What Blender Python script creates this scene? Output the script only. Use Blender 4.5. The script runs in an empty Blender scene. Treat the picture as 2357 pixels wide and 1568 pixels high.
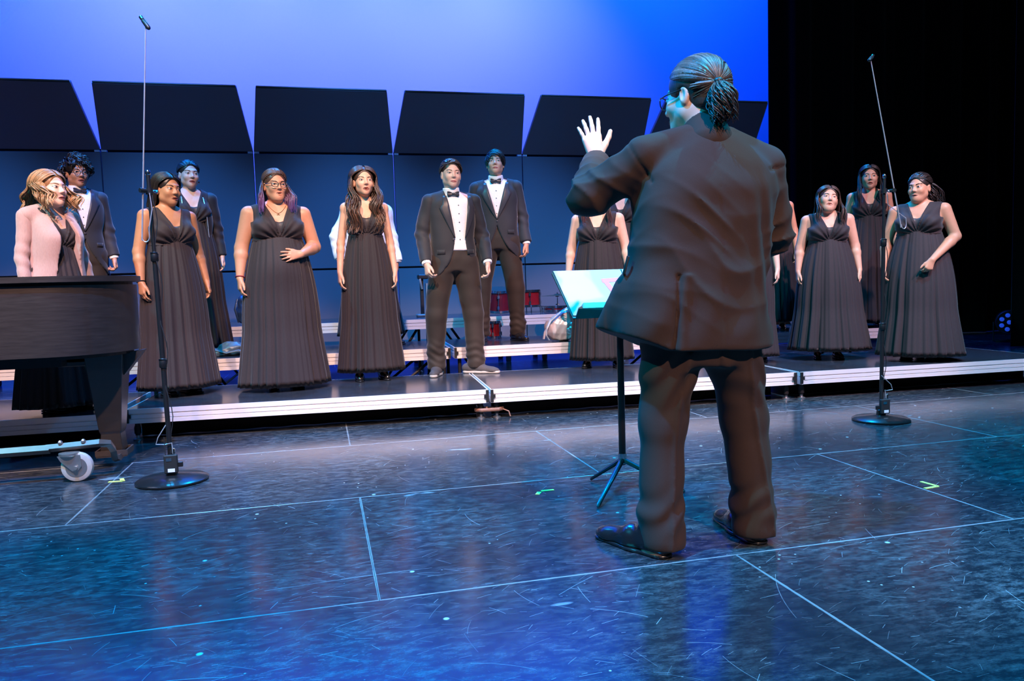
import bpy, bmesh, math, random
import numpy as np
from mathutils import Vector, Matrix

# ------------------------------------------------------------------ camera
SC = bpy.context.scene
COL = SC.collection
FOCAL_PX, YAW, PITCH, ROLL, CAM_Z = 1759.44, 0.2430, 0.0743, 0.0307, 0.9731
def camera_axes():
    fw = Vector((math.sin(YAW)*math.cos(PITCH), math.cos(YAW)*math.cos(PITCH), -math.sin(PITCH)))
    r0 = Vector((math.cos(YAW), -math.sin(YAW), 0))
    d0 = fw.cross(r0)
    r = math.cos(ROLL)*r0 + math.sin(ROLL)*d0
    d = -math.sin(ROLL)*r0 + math.cos(ROLL)*d0
    return r, d, fw
_r, _d, _f = camera_axes()
cam_data = bpy.data.cameras.new('camera')
cam_data.sensor_width = 36.0
cam_data.lens = 36.0*FOCAL_PX/2357.0
cam_data.clip_start = 0.05
cam = bpy.data.objects.new('camera', cam_data)
COL.objects.link(cam)
cam.matrix_world = Matrix(((_r.x, -_d.x, -_f.x, 0), (_r.y, -_d.y, -_f.y, 0), (_r.z, -_d.z, -_f.z, CAM_Z), (0, 0, 0, 1)))
SC.camera = cam

# ------------------------------------------------------------------ world, exposure
SC.view_settings.view_transform = 'Standard'
SC.view_settings.look = 'None'
SC.view_settings.gamma = 1.0
SC.view_settings.exposure = 0.0
SC.view_settings.use_curve_mapping = False
world = bpy.data.worlds.new('dark_house')
SC.world = world
world.use_nodes = True
world.node_tree.nodes['Background'].inputs[0].default_value = (0.010, 0.014, 0.026, 1)
world.node_tree.nodes['Background'].inputs[1].default_value = 1.0

# ------------------------------------------------------------------ stage lamps
def spot(loc, aim, color, watts, angle, blend=0.4, size=0.08):
    ld = bpy.data.lights.new('stage_spot', 'SPOT')
    ld.energy = watts; ld.color = color; ld.spot_size = math.radians(angle); ld.spot_blend = blend
    ld.shadow_soft_size = size
    o = bpy.data.objects.new('stage_spot', ld)
    COL.objects.link(o)
    o.location = loc
    o.rotation_euler = (Vector(aim)-Vector(loc)).to_track_quat('-Z', 'Y').to_euler()
    return o
WARM = (1.0, 0.63, 0.50)
PINK = (1.0, 0.58, 0.62)
CYAN = (0.0, 0.42, 0.55)
# front-of-house keys, a warm pool for each section of the choir
for lx, col, watts in ((-2.7, WARM, 3500), (-0.7, WARM, 3800), (1.3, WARM, 3800), (3.3, PINK, 3000), (5.1, PINK, 2800)):
    low = lx in (-0.7, 1.3)
    spot((lx, 0.0, 6.7), (lx, 5.3 if low else 5.9, 0.85), col, watts, 32.5 if low else 30, 0.35)
# warm special on the conductor's back
spot((1.5, -3.0, 6.2), (1.35, 2.65, 1.0), (1.0, 0.64, 0.50), 2700, 25, 0.35)
# cyan from front left, blue from front right
spot((-4.8, 2.3, 7.2), (1.0, 4.9, 0.5), CYAN, 3800, 52, 0.5)
spot((7.0, -0.2, 7.2), (3.0, 4.6, 0.3), (0.0, 0.27, 0.80), 1600, 48, 0.5)
# blue back light that rims hair and shoulders
for lx in (-2.2, 0.4, 2.8, 5.4):
    spot((lx, 8.5, 6.6), (lx*0.95, 6.2, 1.0), (0.0, 0.38, 1.0), 1500, 62, 0.6)
# blue wash over the shell
for lx in (-3.6, -1.6, 0.4, 2.4, 4.4):
    spot((lx, 4.9, 6.2), (lx, 9.2, 0.45), (0.05, 0.28, 1.0), 3200, 32, 1.0, 0.25)
# blue down light over the fore-stage
spot((-1.2, 2.0, 7.0), (-0.6, 2.2, 0.0), (0.0, 0.28, 0.88), 6600, 74, 0.7)
spot((4.0, 2.2, 7.0), (3.6, 2.6, 0.0), (0.0, 0.42, 0.68), 4300, 74, 0.7)
# backdrop washes: saturated blue all over, lavender pools in the middle
for lx in (-6.5, -4.0, -1.5, 1.0, 3.5, 6.0):
    spot((lx, 9.7, 8.2), (lx, 11.6, 4.0), (0.0, 0.05, 1.0), 2100, 120, 0.8, 0.2)
for lx in (-2.7, -1.2, 0.3, 1.8, 3.1):
    spot((lx, 9.3, 6.6), (lx, 11.6, 4.3), (1.0, 1.12, 0.92), 88, 76, 1.0, 0.2)

# ------------------------------------------------------------------ material helpers
def srgb(h):
    c = [int(h[i:i+2], 16)/255 for i in (0, 2, 4)]
    return tuple((v/12.92 if v <= 0.04045 else ((v+0.055)/1.055)**2.4) for v in c)
MATS = {}
class NT:
    def __init__(s, name):
        s.m = bpy.data.materials.new(name); s.m.use_nodes = True
        s.t = s.m.node_tree; s.b = s.t.nodes['Principled BSDF']
    def n(s, kind, **kw):
        nd = s.t.nodes.new(kind)
        for k, v in kw.items():
            if k.startswith('i_'):
                nd.inputs[k[2:].replace('_', ' ')].default_value = v
            else:
                setattr(nd, k, v)
        return nd
    def l(s, a, b): s.t.links.new(a, b)
    def pos(s): return s.n('ShaderNodeNewGeometry').outputs['Position']
    def obj(s): return s.n('ShaderNodeTexCoord').outputs['Object']
    def mapping(s, src, rot=(0, 0, 0), scale=(1, 1, 1), loc=(0, 0, 0)):
        m = s.n('ShaderNodeMapping'); m.inputs['Rotation'].default_value = rot; m.inputs['Scale'].default_value = scale; m.inputs['Location'].default_value = loc
        s.l(src, m.inputs['Vector']); return m.outputs[0]
    def noise(s, src, scale, detail=3, rough=0.5, dist=0.0):
        n = s.n('ShaderNodeTexNoise'); n.inputs['Scale'].default_value = scale; n.inputs['Detail'].default_value = detail
        n.inputs['Roughness'].default_value = rough; n.inputs['Distortion'].default_value = dist
        if src is not None: s.l(src, n.inputs['Vector'])
        return n.outputs['Fac']
    def ramp(s, src, p0, p1, c0=(0, 0, 0, 1), c1=(1, 1, 1, 1)):
        r = s.n('ShaderNodeValToRGB'); r.color_ramp.elements[0].position = p0; r.color_ramp.elements[1].position = p1
        r.color_ramp.elements[0].color = c0; r.color_ramp.elements[1].color = c1
        s.l(src, r.inputs[0]); return r.outputs[0]
    def math(s, op, a, b=None):
        m = s.n('ShaderNodeMath', operation=op)
        for i, v in enumerate((a, b)):
            if v is None: continue
            if isinstance(v, (int, float)): m.inputs[i].default_value = v
            else: s.l(v, m.inputs[i])
        return m.outputs[0]
    def mix(s, fac, a, b):
        m = s.n('ShaderNodeMix', data_type='RGBA')
        for nm, v in (('Factor', fac), ('A', a), ('B', b)):
            ins = [i for i in m.inputs if i.name == nm and (i.type == 'RGBA' or nm == 'Factor' and i.type == 'VALUE')][0]
            if isinstance(v, (int, float)): ins.default_value = v
            elif isinstance(v, tuple): ins.default_value = v if len(v) == 4 else (*v, 1)
            else: s.l(v, ins)
        return [o for o in m.outputs if o.type == 'RGBA'][0]
    def bump(s, h, strength=0.3, dist=0.01):
        b = s.n('ShaderNodeBump'); b.inputs['Strength'].default_value = strength; b.inputs['Distance'].default_value = dist
        s.l(h, b.inputs['Height']); s.l(b.outputs[0], s.b.inputs['Normal'])
    def set(s, **kw):
        for k, v in kw.items():
            s.b.inputs[k.replace('_', ' ')].default_value = v
def mat(name, col, rough=0.5, metal=0.0, nscale=0, namp=0.25, bump=0.0, sheen=0.0, spec=0.5, aniso=None, coat=0.0):
    """plain procedural material: base colour broken up by a noise, optional bump"""
    if name in MATS: return MATS[name]
    t = NT(name)
    c = col if isinstance(col, tuple) else srgb(col)
    t.set(Roughness=rough, Metallic=metal)
    t.b.inputs['Specular IOR Level'].default_value = spec
    if sheen: t.b.inputs['Sheen Weight'].default_value = sheen; t.b.inputs['Sheen Roughness'].default_value = 0.5
    if coat: t.b.inputs['Coat Weight'].default_value = coat; t.b.inputs['Coat Roughness'].default_value = 0.08
    if nscale:
        v = t.obj()
        if aniso: v = t.mapping(v, scale=aniso)
        n = t.noise(v, nscale, 4, 0.6)
        a = tuple(x*(1-namp) for x in c); b = tuple(min(1, x*(1+namp)) for x in c)
        t.l(t.mix(n, a, b), t.b.inputs['Base Color'])
        if bump: t.bump(n, bump, 0.01)
    else:
        t.b.inputs['Base Color'].default_value = (*c, 1)
    MATS[name] = t.m
    return t.m

# ------------------------------------------------------------------ object helpers
def tag(o, label=None, cat=None, group=None, kind=None):
    if label: o['label'] = label
    if cat: o['category'] = cat
    if group: o['group'] = group
    if kind: o['kind'] = kind
    return o
def empty(name, loc=(0, 0, 0), rz=0.0, label=None, cat=None, group=None):
    o = bpy.data.objects.new(name, None); COL.objects.link(o)
    o.empty_display_size = 0.1
    o.location = loc; o.rotation_euler = (0, 0, rz)
    return tag(o, label, cat, group)
def link(name, me, m, parent=None, smooth=True, loc=None, rot=None):
    o = bpy.data.objects.new(name, me); COL.objects.link(o)
    if m is not None and len(me.materials) == 0: me.materials.append(m)
    if smooth and len(me.polygons): me.polygons.foreach_set('use_smooth', np.ones(len(me.polygons), bool))
    if parent: o.parent = parent
    if loc is not None: o.location = loc
    if rot is not None: o.rotation_euler = rot
    return o
def np_mesh(name, V, Q, colors=None, T=None):
    """fast mesh from arrays of vertices, quads and (optionally) triangles"""
    V = np.asarray(V, np.float32); Q = np.asarray(Q, np.int32)
    me = bpy.data.meshes.new(name)
    me.vertices.add(len(V)); me.vertices.foreach_set('co', V.ravel())
    loops = Q.ravel(); tot = np.full(len(Q), Q.shape[1], np.int32)
    if T is not None and len(T):
        T = np.asarray(T, np.int32); loops = np.concatenate([loops, T.ravel()]); tot = np.concatenate([tot, np.full(len(T), 3, np.int32)])
    me.loops.add(len(loops)); me.loops.foreach_set('vertex_index', loops)
    me.polygons.add(len(tot))
    me.polygons.foreach_set('loop_start', np.concatenate([[0], np.cumsum(tot)[:-1]]).astype(np.int32))
    if colors is not None:
        a = me.color_attributes.new('Col', 'FLOAT_COLOR', 'POINT')
        c = np.ones((len(V), 4), np.float32); c[:, :3] = colors
        a.data.foreach_set('color', c.ravel())
    me.update(calc_edges=True); me.validate(clean_customdata=False)
    return me
def coarsen(V, Q, mask, cell):
    """merge the masked vertices (hidden under clothes) on a coarse grid"""
    key = np.floor(V[mask]/cell).astype(np.int64)
    _, inv = np.unique(key@np.array((1, 4096, 4096*4096)), return_inverse=True)
    n = inv.max()+1; nv = int((~mask).sum())
    idx = np.empty(len(V), np.int64); idx[~mask] = np.arange(nv); idx[mask] = nv+inv
    rep = np.stack([np.bincount(inv, weights=V[mask][:, q], minlength=n) for q in range(3)], 1)/np.bincount(inv, minlength=n)[:, None]
    V2 = np.concatenate([V[~mask], rep]); Q2 = idx[Q]
    eq = Q2 == np.roll(Q2, -1, 1); ne = eq.sum(1); opp = (Q2[:, 0] == Q2[:, 2]) | (Q2[:, 1] == Q2[:, 3])
    quads = Q2[(ne == 0) & ~opp]
    t = Q2[(ne == 1) & ~opp]; e = eq[(ne == 1) & ~opp].argmax(1)
    tris = np.stack([t[np.arange(len(t)), (e+1+k) % 4] for k in range(3)], 1) if len(t) else np.zeros((0, 3), int)
    if len(tris):
        tris = tris[np.unique(np.sort(tris, 1), axis=0, return_index=True)[1]]
    if len(quads):
        quads = quads[np.unique(np.sort(quads, 1), axis=0, return_index=True)[1]]
    return V2, quads, tris

class MB:
    """collects boxes, tubes, lathes and prisms into one mesh"""
    def __init__(s): s.v = []; s.f = []
    def add(s, vs, fs):
        b = len(s.v); s.v += [tuple(v) for v in vs]; s.f += [tuple(b+i for i in f) for f in fs]; return s
    def box(s, c, d, rz=0.0, R=None, taper=1.0):
        x, y, z = d[0]/2, d[1]/2, d[2]/2
        P = [(-x*taper, -y*taper, -z), (x*taper, -y*taper, -z), (x*taper, y*taper, -z), (-x*taper, y*taper, -z), (-x, -y, z), (x, -y, z), (x, y, z), (-x, y, z)]
        M = R if R is not None else Matrix.Rotation(rz, 3, 'Z')
        P = [Vector(c)+M @ Vector(p) for p in P]
        return s.add(P, [(0, 3, 2, 1), (4, 5, 6, 7), (0, 1, 5, 4), (1, 2, 6, 5), (2, 3, 7, 6), (3, 0, 4, 7)])
    def tube(s, pts, r, n=10, cap=True, flat=1.0):
        P = [Vector(p) for p in pts]; m = len(P)
        rr = r if isinstance(r, (list, tuple)) else [r]*m
        vs = []; up = None
        for i in range(m):
            t = (P[min(i+1, m-1)]-P[max(i-1, 0)]).normalized()
            if up is None: up = Vector((0, 0, 1)) if abs(t.z) < 0.9 else Vector((1, 0, 0))
            a = t.cross(up)
            a = a.normalized() if a.length > 1e-6 else t.orthogonal().normalized()
            b = t.cross(a).normalized(); up = -b if (-b).dot(up) > 0 else b
            b = up
            for k in range(n):
                q = 2*math.pi*k/n
                vs.append(P[i]+a*(math.cos(q)*rr[i])+b*(math.sin(q)*rr[i]*flat))
        fs = [(i*n+k, i*n+(k+1) % n, (i+1)*n+(k+1) % n, (i+1)*n+k) for i in range(m-1) for k in range(n)]
        if cap: fs += [tuple(range(n))[::-1], tuple((m-1)*n+k for k in range(n))]
        return s.add(vs, fs)
    def lathe(s, prof, c=(0, 0, 0), n=32, M=None):
        """prof: (radius, height) list, closed by caps where the radius is not 0"""
        vs = []
        for r, z in prof:
            for k in range(n):
                q = 2*math.pi*k/n; p = Vector((r*math.cos(q), r*math.sin(q), z))
                if M is not None: p = M @ p
                vs.append(p+Vector(c))
        m = len(prof)
        fs = [(i*n+k, i*n+(k+1) % n, (i+1)*n+(k+1) % n, (i+1)*n+k) for i in range(m-1) for k in range(n)]
        fs += [tuple(range(n))[::-1], tuple((m-1)*n+k for k in range(n))]
        return s.add(vs, fs)
    def prism(s, poly, z0, z1):
        n = len(poly)
        vs = [(x, y, z0) for x, y in poly]+[(x, y, z1) for x, y in poly]
        return s.add(vs, [tuple(range(n))[::-1], tuple(range(n, 2*n))]+[(i, (i+1) % n, n+(i+1) % n, n+i) for i in range(n)])
    def mesh(s, name, bevel=0.0, fix=True):
        me = bpy.data.meshes.new(name); me.from_pydata(s.v, [], s.f)
        if bevel or fix:
            bm = bmesh.new(); bm.from_mesh(me)
            if bevel: bmesh.ops.bevel(bm, geom=bm.edges[:], offset=bevel, segments=1, affect='EDGES', clamp_overlap=True)
            bmesh.ops.recalc_face_normals(bm, faces=bm.faces[:])
            bm.to_mesh(me); bm.free()
        me.update(); return me
    def build(s, name, m, parent=None, smooth=False, bevel=0.0, loc=None, rot=None):
        o = link(name, s.mesh(name, bevel), m, parent, smooth, loc, rot)
        if smooth:
            try: o.data.set_sharp_from_angle(angle=math.radians(40))
            except Exception: pass
        return o

# ------------------------------------------------------------------ sculpting with distance fields
F = np.float32
def smin(a, b, k):
    if k <= 0: return np.minimum(a, b)
    h = np.maximum(k-np.abs(a-b), 0)/k
    return np.minimum(a, b)-h*h*(k*0.25)
def smax(a, b, k): return -smin(-a, -b, k)
def d_ell(x, y, z, c, r):
    u, v, w = (x-c[0])/r[0], (y-c[1])/r[1], (z-c[2])/r[2]
    k0 = np.sqrt(u*u+v*v+w*w)
    k1 = np.sqrt((u/r[0])**2+(v/r[1])**2+(w/r[2])**2)+1e-6
    return k0*(k0-1)/k1
def d_sph(x, y, z, c, r): return np.sqrt((x-c[0])**2+(y-c[1])**2+(z-c[2])**2)-r
def d_cone(x, y, z, a, b, ra, rb):
    a = np.asarray(a, float); b = np.asarray(b, float); ba = b-a; L = float(ba@ba)+1e-9
    px, py, pz = x-F(a[0]), y-F(a[1]), z-F(a[2])
    h = np.clip((px*F(ba[0])+py*F(ba[1])+pz*F(ba[2]))/F(L), 0, 1)
    return np.sqrt((px-h*F(ba[0]))**2+(py-h*F(ba[1]))**2+(pz-h*F(ba[2]))**2)-(F(ra)+F(rb-ra)*h)
class Shape:
    def __init__(s): s.p = []
    def add(s, fn, lo, hi, k=0.0, op='u'):
        s.p.append((fn, np.array(lo, float), np.array(hi, float), k, op)); return s
    def cone(s, a, b, ra, rb, k=0.0, op='u'):
        a = np.array(a, float); b = np.array(b, float); r = max(ra, rb)
        return s.add(lambda x, y, z: d_cone(x, y, z, a, b, ra, rb), np.minimum(a, b)-r, np.maximum(a, b)+r, k, op)
    def chain(s, pts, rad, k=0.0):
        for i in range(len(pts)-1): s.cone(pts[i], pts[i+1], rad[i], rad[i+1], k)
        return s
    def ell(s, c, r, k=0.0, op='u'):
        c = np.array(c, float); r = np.array(r, float)
        return s.add(lambda x, y, z: d_ell(x, y, z, c, r), c-r, c+r, k, op)
    def loft(s, rows, k=0.0, e=2.3, cap=0.02):
        """rows: (z, half width, half depth, cx, cy) from low to high"""
        R0 = np.array(rows, float); zz = np.linspace(R0[0, 0], R0[-1, 0], 160)
        R = np.stack([zz]+[np.interp(zz, R0[:, 0], R0[:, c]) for c in range(1, 5)], 1)
        kn = np.hanning(25); kn /= kn.sum()
        for c in range(1, 5): R[:, c] = np.convolve(np.pad(R[:, c], 12, mode='reflect', reflect_type='odd'), kn, 'valid')
        def fn(x, y, z):
            zc = np.clip(z, zz[0], zz[-1])
            a = np.interp(zc, zz, R[:, 1]).astype(F); b = np.interp(zc, zz, R[:, 2]).astype(F)
            cx = np.interp(zc, zz, R[:, 3]).astype(F); cy = np.interp(zc, zz, R[:, 4]).astype(F)
            q = (np.abs((x-cx)/a)**e+np.abs((y-cy)/b)**e)**(1/e)
            d = (q-1)*np.minimum(a, b)
            dz = np.maximum(zz[0]-z, z-zz[-1]).astype(F)
            return smax(d, dz+0*d, cap)
        m = max(R[:, 1].max(), R[:, 2].max())
        ex = np.abs(R[:, 3]).max(); ey = np.abs(R[:, 4]).max()
        return s.add(fn, (-R[:, 1].max()-ex, -R[:, 2].max()-ey, zz[0]), (R[:, 1].max()+ex, R[:, 2].max()+ey, zz[-1]), k)
    def cut(s, fn, k=0.0):
        """intersect with fn<0 everywhere"""
        s.p.append((fn, None, None, k, 'i')); return s
    def warp(s, fn):
        s.p.append((fn, None, None, 0, 'w')); return s
    def at(s, P):
        x, y, z = (P[:, i].astype(F) for i in range(3))
        D = np.full(len(P), 9.0, F)
        for fn, lo, hi, k, op in s.p:
            d = fn(x, y, z)
            D = smin(D, d, k) if op == 'u' else smax(D, -d, k) if op == 's' else smax(D, d, k) if op == 'i' else D+d
        return D
    def copy(s):
        t = Shape(); t.p = list(s.p); return t
    def arrays(s, h, smooth=1, pad=0.0):
        los = [p[1] for p in s.p if p[4] == 'u']; his = [p[2] for p in s.p if p[4] == 'u']
        lo = np.min(los, 0)-4*h-0.004-pad; hi = np.max(his, 0)+4*h+0.004+pad
        n = [int(math.ceil((hi[i]-lo[i])/h))+1 for i in range(3)]
        ax = [(lo[i]+h*np.arange(n[i])).astype(F) for i in range(3)]
        D = np.full(n, 9.0, F)
        for fn, plo, phi, k, op in s.p:
            if plo is None:
                if op == 'i':
                    d = fn(ax[0][:, None, None], ax[1][None, :, None], ax[2][None, None, :])
                    D = smax(D, d+np.zeros(1, F), k)
                else:
                    m = np.abs(D) < 0.03
                    i, j, q = np.nonzero(m)
                    D[i, j, q] += fn(ax[0][i], ax[1][j], ax[2][q]).astype(F)
                continue
            mg = k+3*h+pad
            sl = []
            for i in range(3):
                a = max(0, int(math.floor((plo[i]-mg-lo[i])/h))); b = min(n[i], int(math.ceil((phi[i]+mg-lo[i])/h))+1)
                sl.append(slice(a, b))
            sl = tuple(sl)
            d = fn(ax[0][sl[0]][:, None, None], ax[1][sl[1]][None, :, None], ax[2][sl[2]][None, None, :])
            D[sl] = smin(D[sl], d, k) if op == 'u' else smax(D[sl], -d, k)
        return surface_nets(D, lo, h, smooth)
    def mesh(s, name, h, smooth=1, pad=0.0):
        V, Q = s.arrays(h, smooth, pad)
        return np_mesh(name, V, Q)
def surface_nets(D, lo, h, smooth=1):
    S = D < 0
    c = S[:-1].astype(np.uint8)+S[1:]; c = c[:, :-1]+c[:, 1:]; c = c[:, :, :-1]+c[:, :, 1:]
    i, j, k = np.nonzero((c > 0) & (c < 8))
    vid = np.full(c.shape, -1, np.int32); vid[i, j, k] = np.arange(len(i))
    acc = np.zeros((len(i), 3), F); cnt = np.zeros(len(i), F)
    co = [(a, b, e) for a in (0, 1) for b in (0, 1) for e in (0, 1)]
    val = {o: D[i+o[0], j+o[1], k+o[2]] for o in co}
    for o in co:
        for ax in range(3):
            if o[ax]: continue
            o2 = list(o); o2[ax] = 1; o2 = tuple(o2)
            a, b = val[o], val[o2]; m = (a < 0) != (b < 0)
            t = np.where(m, a/np.where(m, a-b, 1), 0)
            for q in range(3):
                acc[:, q] += np.where(m, o[q]+(t if q == ax else 0), 0)
            cnt += m
    V = (acc/np.maximum(cnt, 1)[:, None]+np.stack([i, j, k], 1))*h+np.asarray(lo)
    quads = []
    for ax in range(3):
        sl0 = [slice(None)]*3; sl1 = [slice(None)]*3
        sl0[ax] = slice(0, -1); sl1[ax] = slice(1, None)
        A, B = S[tuple(sl0)], S[tuple(sl1)]
        e = np.nonzero(A != B); e = np.stack(e, 1)
        u, w = [(1, 2), (2, 0), (0, 1)][ax]
        ok = (e[:, u] > 0) & (e[:, w] > 0) & (e[:, u] < D.shape[u]-1) & (e[:, w] < D.shape[w]-1)
        e = e[ok]
        def cell(du, dw):
            q = e.copy(); q[:, u] -= du; q[:, w] -= dw
            return vid[q[:, 0], q[:, 1], q[:, 2]]
        q = np.stack([cell(1, 1), cell(0, 1), cell(0, 0), cell(1, 0)], 1)
        fl = S[e[:, 0], e[:, 1], e[:, 2]]
        q[~fl] = q[~fl][:, ::-1]
        quads.append(q)
    Q = np.concatenate(quads)
    Q = Q[(Q >= 0).all(1)]
    for _ in range(smooth):
        src = np.concatenate([Q[:, a] for a in range(4) for b in (1, 3)])
        dst = np.concatenate([Q[:, (a+b) % 4] for a in range(4) for b in (1, 3)])
        cn = np.bincount(src, minlength=len(V))
        acc = np.stack([np.bincount(src, weights=V[dst, q], minlength=len(V)) for q in range(3)], 1)
        V = 0.45*V+0.55*acc/np.maximum(cn, 1)[:, None]
    return V, Q
def march(shape_at, P, dirv, steps=48, off=0.0):
    """move points P along dirv until they touch the surface"""
    P = np.array(P, float); dv = np.asarray(dirv, float); dv = dv/np.linalg.norm(dv)
    for _ in range(steps):
        d = shape_at(P)-off
        P = P+dv[None, :]*np.clip(d, -0.02, 0.05)[:, None]*0.8
    return P
def rot3(yaw=0, pitch=0, roll=0):
    """yaw about z, then pitch about x (positive lifts the chin of a head that looks along -y), then roll about y"""
    return np.array(Matrix.Rotation(yaw, 3, 'Z') @ Matrix.Rotation(-pitch, 3, 'X') @ Matrix.Rotation(roll, 3, 'Y'))

# ------------------------------------------------------------------ the stage floor, panel by panel
def floor_material():
    t = NT('black_stage_paint')
    p = t.pos(); o = t.obj()
    big = t.noise(p, 0.9, 4, 0.6)
    scuff = t.ramp(t.noise(t.mapping(p, rot=(0, 0, 0.12), scale=(2.4, 5.5, 1)), 5.0, 12, 0.86), 0.46, 0.80)
    scuff = t.math('MULTIPLY', scuff, t.ramp(big, 0.3, 0.75))
    sc2 = t.ramp(t.noise(t.mapping(p, rot=(0, 0, -0.35), scale=(1.6, 11, 1), loc=(4, 2, 0)), 3.4, 10, 0.82), 0.58, 0.82)
    sc3 = t.ramp(t.noise(t.mapping(p, scale=(1, 2.2, 1), loc=(9, 5, 0)), 2.6, 3, 0.55), 0.70, 0.74)
    scuff = t.math('MAXIMUM', scuff, t.math('MULTIPLY', sc2, 0.6))
    scuff = t.math('MAXIMUM', scuff, t.math('MULTIPLY', sc3, 0.55))
    col = t.mix(scuff, (0.011, 0.015, 0.021), (0.30, 0.34, 0.36))
    def scratches(scale, length, width, off, spread, base, bend):
        """one short, slightly bent scratch at a random angle in each cell of a Voronoi pattern"""
        q = t.mapping(p, loc=off)
        v = t.n('ShaderNodeTexVoronoi', voronoi_dimensions='2D'); v.inputs['Scale'].default_value = scale; t.l(q, v.inputs['Vector'])
        dl = t.n('ShaderNodeVectorMath', operation='SUBTRACT'); t.l(q, dl.inputs[0]); t.l(v.outputs['Position'], dl.inputs[1])
        sp = t.n('ShaderNodeSeparateXYZ'); t.l(dl.outputs[0], sp.inputs[0])
        sc = t.n('ShaderNodeSeparateColor'); t.l(v.outputs['Color'], sc.inputs[0])
        an = t.math('ADD', t.math('MULTIPLY', t.math('SUBTRACT', sc.outputs[0], 0.5), spread), base)
        ca, sa = t.math('COSINE', an), t.math('SINE', an)
        u = t.math('ADD', t.math('MULTIPLY', sp.outputs[0], ca), t.math('MULTIPLY', sp.outputs[1], sa))
        w = t.math('SUBTRACT', t.math('MULTIPLY', sp.outputs[1], ca), t.math('MULTIPLY', sp.outputs[0], sa))
        w = t.math('ADD', w, t.math('MULTIPLY', t.math('MULTIPLY', u, u), t.math('MULTIPLY', t.math('SUBTRACT', sc.outputs[1], 0.5), bend)))
        wl = t.math('MULTIPLY', sc.outputs[2], width)
        a1 = t.math('LESS_THAN', t.math('ABSOLUTE', w), wl)
        a2 = t.math('LESS_THAN', t.math('ABSOLUTE', u), t.math('MULTIPLY', sc.outputs[1], length))
        return t.math('MULTIPLY', t.math('MULTIPLY', a1, a2), t.math('MULTIPLY', t.math('GREATER_THAN', sc.outputs[2], 0.42), t.math('SUBTRACT', sc.outputs[2], 0.15)))
    total = None
    for args in ((0.8, 0.42, 0.0014, (3, 7, 0), 0.5, 0.08, 0.6), (1.7, 0.20, 0.0011, (1, 2, 0), 2.4, 0.1, 1.6), (3.3, 0.13, 0.0010, (5, 4, 0), 1.0, 0.15, 1.5), (4.9, 0.09, 0.0010, (8, 1, 0), 3.1, 0.4, 3.0), (7.5, 0.06, 0.0009, (2, 9, 0), 1.4, 0.0, 3.0), (11.0, 0.042, 0.0008, (6, 6, 0), 2.6, 0.0, 4.0), (17.0, 0.03, 0.0007, (7, 3, 0), 1.2, 0.1, 5.0)):
        s = scratches(*args)
        total = s if total is None else t.math('MAXIMUM', total, s)
    wornness = t.ramp(t.noise(p, 1.9, 5, 0.75), 0.38, 0.66)
    total = t.math('MULTIPLY', total, t.math('ADD', t.math('MULTIPLY', wornness, 0.75), 0.2))
    # paint specks and screw heads
    vo = t.n('ShaderNodeTexVoronoi'); vo.inputs['Scale'].default_value = 4.3; t.l(p, vo.inputs['Vector'])
    speck = t.ramp(vo.outputs['Distance'], 0.028, 0.045, (1, 1, 1, 1), (0, 0, 0, 1))
    vo2 = t.n('ShaderNodeTexVoronoi'); vo2.inputs['Scale'].default_value = 14.0; t.l(p, vo2.inputs['Vector'])
    speck2 = t.ramp(vo2.outputs['Distance'], 0.045, 0.07, (1, 1, 1, 1), (0, 0, 0, 1))
    speck2 = t.math('MULTIPLY', speck2, t.ramp(t.noise(p, 2.0, 2, 0.5), 0.5, 0.62))
    total = t.math('MAXIMUM', total, t.math('MULTIPLY', t.math('MAXIMUM', speck, speck2), 0.9))
    # worn, chipped panel edges
    sep = t.n('ShaderNodeSeparateXYZ'); t.l(o, sep.inputs[0])
    ex = t.math('SUBTRACT', 1.22, t.math('ABSOLUTE', sep.outputs[0]))
    ey = t.math('SUBTRACT', 0.61, t.math('ABSOLUTE', sep.outputs[1]))
    ed = t.math('MINIMUM', ex, ey)
    ed = t.math('SUBTRACT', ed, t.math('MULTIPLY', t.math('MULTIPLY', t.noise(p, 13, 4, 0.75), t.ramp(t.noise(p, 2.3, 3, 0.7), 0.30, 0.60)), 0.0045))
    edge = t.ramp(ed, -0.0015, 0.0, (1, 1, 1, 1), (0, 0, 0, 1))
    total = t.math('MAXIMUM', total, t.math('MULTIPLY', edge, 0.55))
    col = t.mix(t.math('MULTIPLY', total, 0.75), col, (0.62, 0.66, 0.67))
    t.l(col, t.b.inputs['Base Color'])
    rg = t.math('ADD', t.math('MULTIPLY', t.noise(p, 3.0, 5, 0.6), 0.12), 0.13)
    rg = t.math('ADD', rg, t.math('MULTIPLY', t.math('MAXIMUM', total, scuff), 0.18))
    t.b.inputs['Specular IOR Level'].default_value = 0.85
    t.l(rg, t.b.inputs['Roughness'])
    t.bump(t.noise(p, 9, 4, 0.6), 0.02, 0.01)
    return t.m
M_floor = floor_material()
M_sub = mat('dark_subfloor', (0.02, 0.02, 0.022), 0.9, nscale=3)
fl = MB().box((1.5, 4.2, -0.06), (20, 17, 0.10)).build('floor', M_sub)
tag(fl, 'black painted stage floor of scratched hardboard panels', 'floor', kind='structure')
PW, PD, AY = 2.44, 1.22, 3.578
pan = MB().box((0, 0, -0.005), (PW-0.0018, PD-0.0018, 0.010)).mesh('floor_panel', bevel=0.0005)
pan.materials.append(M_floor)
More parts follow.
